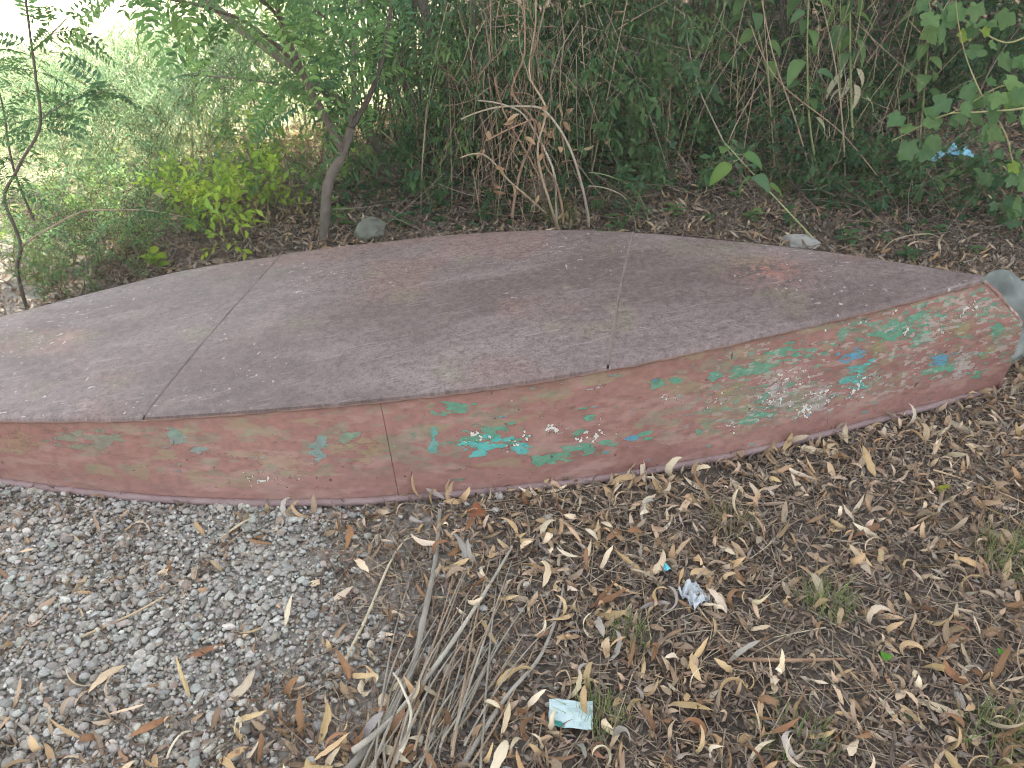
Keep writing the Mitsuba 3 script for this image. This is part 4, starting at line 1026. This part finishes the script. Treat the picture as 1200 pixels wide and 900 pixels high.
fill = [('leafy green shrub low between vine tangle and long cane', (685, 205), 0.75), 
        ('leafy green shrub at the right behind the vine', (1120, 150), 0.8), ('narrow-leaved green shrub left of the dry vine tangle', (555, 215), 0.9), ('narrow-leaved green shrub behind the mossy grey stone', (480, 225), 0.7), ('narrow-leaved green shrub right behind the dry vine tangle', (640, 200), 1.0), ('narrow-leaved green shrub above the arching stalks', (745, 175), 1.0)]
for q, (lab, (px, py), h) in enumerate(fill):
    nar = 'narrow' in lab
    bush('green_shrub', lab, 'shrub', G(px, py), h, 0.4, 10, 16, 7, 0.065, 0.016 if nar else 0.030, (MID, MID + DARK, LIGHT)[q % 3], 560 + q, 'lance' if nar else 'ovate', tw=0.24, droop=0.4, hang=0.5, low=0.22, col=(0.20, 0.17, 0.11), r=0.004)
spots = [(830, 262, 'tiny green seedling on the litter left of the bright small plant'), (925, 268, 'tiny green seedling just left of the pale slab'), (1010, 268, 'tiny green seedling right of the pale slab, farther from the boat'), (1035, 285, 'tiny green seedling midway between pale slab and bow tip'),
         (745, 250, 'tiny green seedling at the foot of the arching stalks'), (715, 262, 'tiny green seedling between vine tangle and arching stalks'), (860, 235, 'tiny green seedling below the half-eaten weed leaf'), (960, 245, 'tiny green seedling at the foot of the tall weeds'),
         (1100, 275, 'tiny green seedling below the blue bag'), (1140, 300, 'tiny green seedling right behind the bow tip'), (575, 262, 'tiny green seedling just left of the dry vine tangle'), (515, 265, 'tiny green seedling between mossy stone and vine tangle')]
for q, (px, py, lab) in enumerate(spots):
    rosette(lab, px, py, 6, 0.05, 0.022, LIGHT + MID, 600 + q, 'seedling')
N = 420
P0 = np.array([A(rng.uniform(440, 1130), rng.uniform(-30, 200), rng.uniform(3.9, 5.4)) for _ in range(N)])
Q0 = P0 + np.stack([rng.normal(0, 0.22, N), rng.normal(0, 0.1, N), rng.normal(-0.1, 0.45, N)], -1)
P0[:, 2] = np.maximum(P0[:, 2], terrain(P0[:, 0], P0[:, 1]) + 0.02); Q0[:, 2] = np.maximum(Q0[:, 2], terrain(Q0[:, 0], Q0[:, 1]) + 0.02)
put('fine_vines', rods(P0, Q0, rng.uniform(0.02, 0.09, N), rng.uniform(0.0012, 0.0028, N), tint(rng, N, [(0.32, 0.26, 0.18), (0.24, 0.17, 0.12), (0.38, 0.33, 0.24), (0.20, 0.22, 0.11)]), 9), 'mat_wood')
say('fine_vines', 'fine dry vines and stems threaded through the thicket', 'vines', kind='stuff')

# -- grass tufts
def tuft(label, px, py, n, h, spread, pal, seed, name='grass_tuft', r=0.03):
    n = int(n * 1.7)
    rng = np.random.default_rng(seed)
    b = G(px, py)
    a, d = rng.uniform(0, 6.28, n), np.sqrt(rng.random(n)) * r
    p = on_ground(b[0] + d * np.cos(a), b[1] + d * np.sin(a), 0.0)
    D = np.stack([np.cos(a) * spread, np.sin(a) * spread, np.ones(n)], -1) + rng.normal(0, 0.25, (n, 3))
    k = thing(name, label, 'grass')
    put(k, leaves(p, D, np.stack([-np.cos(a), -np.sin(a), np.full(n, 0.6)], -1), rng.uniform(0.6, 1.4, n) * h, rng.uniform(0.0018, 0.0032, n), rng.normal(-0.8, 0.5, n), rng.normal(0, 0.4, n), 0.2, tint(rng, n, pal), 5, 'blade'), 'mat_leaf_live')
    labels[k]['kind'] = 'thing'


GRASS = [(0.14, 0.26, 0.07), (0.21, 0.31, 0.10), (0.34, 0.33, 0.17)]
tuft('sparse green grass tuft right of the paper scrap', 702, 850, 46, 0.075, 0.6, GRASS, 141, r=0.04)
tuft('green grass tuft between bundle and right foreground', 735, 752, 44, 0.06, 0.9, GRASS, 142, r=0.04)
tuft('largest green grass tuft in the right foreground', 968, 716, 80, 0.065, 0.9, GRASS, 143, r=0.05)
tuft('dry and green grass tuft at the right edge', 1180, 660, 110, 0.075, 0.9, GRASS + [(0.36, 0.30, 0.17)], 144, r=0.07)
tuft('thin grass tuft at the bottom right corner', 1165, 870, 70, 0.07, 0.8, GRASS, 145, r=0.07)
tuft('thin dry grass below the boat right of the middle', 862, 622, 50, 0.06, 1.1, [(0.40, 0.34, 0.20), (0.26, 0.25, 0.11)], 146, r=0.06)
tuft('faint grass blades at the bottom edge right of bundle', 930, 880, 60, 0.055, 0.9, GRASS, 147, r=0.08)
tuft('grass by the foot of the vine tangle', 655, 262, 90, 0.12, 0.8, GRASS, 148, r=0.08)
tuft('wiry grass under the middle of the thicket', 735, 232, 90, 0.2, 0.9, [(0.12, 0.2, 0.07), (0.2, 0.24, 0.1)], 149, r=0.12)
tuft('grass under the young weed behind the boat', 905, 225, 70, 0.14, 0.9, GRASS, 150, r=0.12)

# -- bushes at the left, in the light
def at(px, py): return G(px, py)  # noqa: E704


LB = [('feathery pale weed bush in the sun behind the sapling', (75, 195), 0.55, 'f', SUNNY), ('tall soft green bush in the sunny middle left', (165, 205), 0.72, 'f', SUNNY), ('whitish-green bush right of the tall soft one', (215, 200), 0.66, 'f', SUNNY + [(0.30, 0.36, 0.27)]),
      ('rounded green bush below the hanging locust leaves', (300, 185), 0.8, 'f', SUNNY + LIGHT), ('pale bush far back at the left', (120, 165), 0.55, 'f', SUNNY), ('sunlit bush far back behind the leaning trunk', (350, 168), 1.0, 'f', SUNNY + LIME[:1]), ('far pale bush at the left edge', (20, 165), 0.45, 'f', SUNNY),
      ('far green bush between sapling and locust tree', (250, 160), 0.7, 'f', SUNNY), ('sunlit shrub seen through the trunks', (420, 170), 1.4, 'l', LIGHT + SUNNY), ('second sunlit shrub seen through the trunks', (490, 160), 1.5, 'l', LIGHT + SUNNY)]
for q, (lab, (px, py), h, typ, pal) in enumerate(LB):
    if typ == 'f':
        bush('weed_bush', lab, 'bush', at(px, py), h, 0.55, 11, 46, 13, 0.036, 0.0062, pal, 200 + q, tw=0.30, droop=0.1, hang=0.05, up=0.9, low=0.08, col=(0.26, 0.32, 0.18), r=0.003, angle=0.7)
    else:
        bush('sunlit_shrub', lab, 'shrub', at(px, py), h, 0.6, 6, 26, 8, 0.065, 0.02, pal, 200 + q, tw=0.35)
bush('lime_bush', 'bright yellow-green bush left of the crooked locust tree', 'bush', at(282, 272), 0.33, 0.20, 7, 16, 6, 0.048, 0.026, LIME, 221, shape='ovate', tw=0.16, droop=0.2, hang=0.25, low=0.3, col=(0.25, 0.25, 0.1), r=0.004)
bush('lime_bush', 'smaller yellow-green bush behind and left of the bright one', 'bush', at(248, 245), 0.30, 0.20, 5, 12, 6, 0.046, 0.026, LIME, 222, shape='ovate', tw=0.16, droop=0.2, hang=0.25, low=0.2, col=(0.25, 0.25, 0.1), r=0.004)
bush('low_bush', 'green bush between the yellow-green bush and the locust trunk', 'bush', at(345, 245), 0.5, 0.25, 6, 18, 7, 0.05, 0.02, LIGHT + LIME[:1], 223, shape='ovate', tw=0.2, droop=0.2, low=0.2, r=0.004)
bush('low_bush', 'low reddish-green bush beside the boat at the far left', 'bush', at(90, 328), 0.26, 0.25, 8, 20, 8, 0.022, 0.007, LIGHT + [(0.25, 0.2, 0.12)], 224, tw=0.14, droop=0.1, hang=0.1, up=0.7, low=0.1, col=(0.22, 0.14, 0.1), r=0.003)
bush('low_bush', 'feathery low weed beside the boat right of the sapling', 'bush', at(145, 318), 0.22, 0.2, 7, 18, 8, 0.022, 0.007, LIGHT, 225, tw=0.13, droop=0.1, hang=0.1, up=0.7, low=0.1, col=(0.2, 0.18, 0.1), r=0.003)
bush('low_bush', 'low weed at the left edge under the sapling', 'bush', at(30, 345), 0.22, 0.2, 6, 16, 8, 0.024, 0.008, LIGHT + MID, 226, tw=0.13, droop=0.1, hang=0.1, up=0.7, low=0.1, col=(0.2, 0.15, 0.1), r=0.003)
bush('low_bush', 'thin green weeds between path gap and boat', 'bush', at(170, 272), 0.22, 0.3, 7, 12, 6, 0.03, 0.012, LIGHT + LIME[:1], 227, tw=0.12, droop=0.1, up=0.5, low=0.1, col=(0.2, 0.18, 0.1), r=0.003)

for q, (px, py, lab) in enumerate([(60, 268, 'low sunlit weed left of the pale arching branch'), (130, 250, 'low sunlit weed above the pale arching branch'), (100, 300, 'low green weed under the pale arching branch'), (185, 238, 'low sunlit weed left of the yellow-green bush')]):
    bush('low_weed', lab, 'plant', at(px, py), 0.26, 0.26, 9, 16, 8, 0.030, 0.010, SUNNY + LIGHT + LIME[:1], 620 + q, tw=0.14, droop=0.1, hang=0.1, up=0.7, low=0.08, col=(0.24, 0.24, 0.13), r=0.003)
# -- the thicket: rows of shrubs, dense and dark to the right
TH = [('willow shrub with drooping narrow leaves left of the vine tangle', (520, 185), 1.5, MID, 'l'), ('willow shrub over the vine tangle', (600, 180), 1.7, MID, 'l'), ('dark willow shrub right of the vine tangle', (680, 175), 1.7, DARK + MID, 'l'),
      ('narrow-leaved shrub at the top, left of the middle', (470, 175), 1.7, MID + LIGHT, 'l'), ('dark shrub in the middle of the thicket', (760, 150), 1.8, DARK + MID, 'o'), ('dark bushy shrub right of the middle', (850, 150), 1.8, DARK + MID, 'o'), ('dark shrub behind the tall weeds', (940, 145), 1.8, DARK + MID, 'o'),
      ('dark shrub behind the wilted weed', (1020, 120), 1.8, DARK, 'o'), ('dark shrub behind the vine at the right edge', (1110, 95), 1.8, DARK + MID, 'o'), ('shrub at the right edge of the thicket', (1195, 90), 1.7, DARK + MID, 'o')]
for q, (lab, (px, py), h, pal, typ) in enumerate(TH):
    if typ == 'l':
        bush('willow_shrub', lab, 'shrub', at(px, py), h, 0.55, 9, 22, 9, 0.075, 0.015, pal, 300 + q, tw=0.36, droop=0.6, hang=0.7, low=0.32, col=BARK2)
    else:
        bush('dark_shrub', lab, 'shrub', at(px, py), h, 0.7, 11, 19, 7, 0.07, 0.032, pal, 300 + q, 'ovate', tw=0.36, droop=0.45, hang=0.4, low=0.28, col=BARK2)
# rear row: taller trees that close the view and shade the place
RB = [('rear thicket tree behind the vine tangle', (1.0, 6.9)), ('rear thicket tree behind the middle shrubs', (2.0, 7.0)), ('rear thicket tree behind the tall weeds', (3.0, 6.8)),
      ('rear thicket tree behind the wilted weed', (4.0, 6.6)), ('rear thicket tree behind the vine leaves', (5.0, 6.2)), ('rear thicket tree at the right end of the dark wood', (5.8, 5.3))]
for q, (lab, (x_, y_)) in enumerate(RB):
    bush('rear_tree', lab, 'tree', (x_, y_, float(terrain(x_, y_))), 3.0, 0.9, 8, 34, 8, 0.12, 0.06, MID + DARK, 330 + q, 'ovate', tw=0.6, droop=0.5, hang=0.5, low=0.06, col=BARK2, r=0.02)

# -- meadow grass in the sun at the left
rng = np.random.default_rng(401)
x, y = blob_points(rng, 16000, -9, 0.2, 3.6, 12, lambda x, y: np.clip((-x - 0.4) / 1.5, 0, 1) * np.clip((y - 3.9) / 1.2, 0, 1) * (0.25 + 0.75 * patchy(x, y, 41, 0.4, 0.6, 1.2)) * np.clip((13 - y) / 7, 0.1, 1))
N = len(x); az = rng.uniform(0, 6.28, N)
put('meadow_grass', leaves(on_ground(x, y), np.stack([0.5 * np.cos(az), 0.5 * np.sin(az), np.ones(N)], -1), np.stack([-np.cos(az), -np.sin(az), np.full(N, 0.5)], -1), rng.uniform(0.08, 0.28, N), rng.uniform(0.003, 0.007, N), rng.normal(-0.7, 0.3, N), 0.3, 0.2, tint(rng, N, SUNNY + [(0.34, 0.34, 0.17), (0.42, 0.38, 0.22)]), 3, 'blade'), 'mat_leaf_live')
say('meadow_grass', 'pale sunlit grass of the open ground at the left', 'grass', kind='stuff')

# -- the willows whose crowns hang over the place (their leaves lie around the boat)
def crown_tree(label, foot, h, cx, rad, seed, nb=1500):
    rng = np.random.default_rng(seed)
    k = thing('willow_tree', label, 'tree')
    b = np.array([foot[0], foot[1], float(terrain(*foot)) - 0.1])
    c = np.array([cx[0], cx[1], h])
    part(k, 'trunk', tube(spline([b, b * 0.6 + c * 0.4 + [0.1, 0, 0], c], 30), 0.22, 0.08, (0.14, 0.11, 0.09), 14, 0.2, seed), 'mat_wood')
    d = unit(rng.normal(size=(nb, 3)))
    B = c + d * np.asarray(rad) * (rng.random(nb) ** 0.4)[:, None]
    for q in range(6):
        e = c + unit(rng.normal(size=3)) * np.asarray(rad) * 0.8
        part(k, 'branch', tube(spline([b * 0.45 + c * 0.55, (c + e) / 2 + [0, 0, 0.2], e], 20), 0.08, 0.02, (0.14, 0.11, 0.09), 8, 0.2, seed + q), 'mat_wood')
    lv, t_ = sprays(rng, B, rng.normal(size=(nb, 3)) * [1, 1, 0.5], 0.75, 0.7, 6, 0.27, 0.080, MID, hang=0.6)
    part(k, 'crown', lv, 'mat_leaf_live', stuff=True)


crown_tree('willow with its crown hanging over the middle of the boat', (1.4, 8.6), 5.0, (1.0, 6.0), (2.6, 2.2, 1.3), 501, 2600)
crown_tree('willow with its crown over the thicket and the bow', (4.9, 6.6), 4.9, (3.7, 5.4), (3.1, 2.7, 1.4), 502, 2700)
crown_tree('willow with its crown over the right side of the thicket', (7.9, 6.5), 5.2, (7.0, 5.6), (2.6, 3.2, 1.6), 503, 1100)
crown_tree('willow with its crown behind the thicket', (3.9, 9.8), 5.2, (2.8, 8.6), (3.0, 1.8, 1.6), 504, 1100)


# -- the bright air over the sunlit open ground, which veils what stands farther off
scene['air'] = {'type': 'homogeneous', 'albedo': {'type': 'rgb', 'value': [0.95, 0.96, 0.955]}, 'sigma_t': 0.0035, 'phase': {'type': 'hg', 'g': 0.4}}
scene['haze'] = {'type': 'cube', 'to_world': T().translate([0, 25, 4.0]).scale([262, 285, 5.6]), 'bsdf': {'type': 'null'}, 'interior': {'type': 'ref', 'id': 'air'}}
say('haze', kind='stuff')
scene['camera']['medium'] = {'type': 'ref', 'id': 'air'}
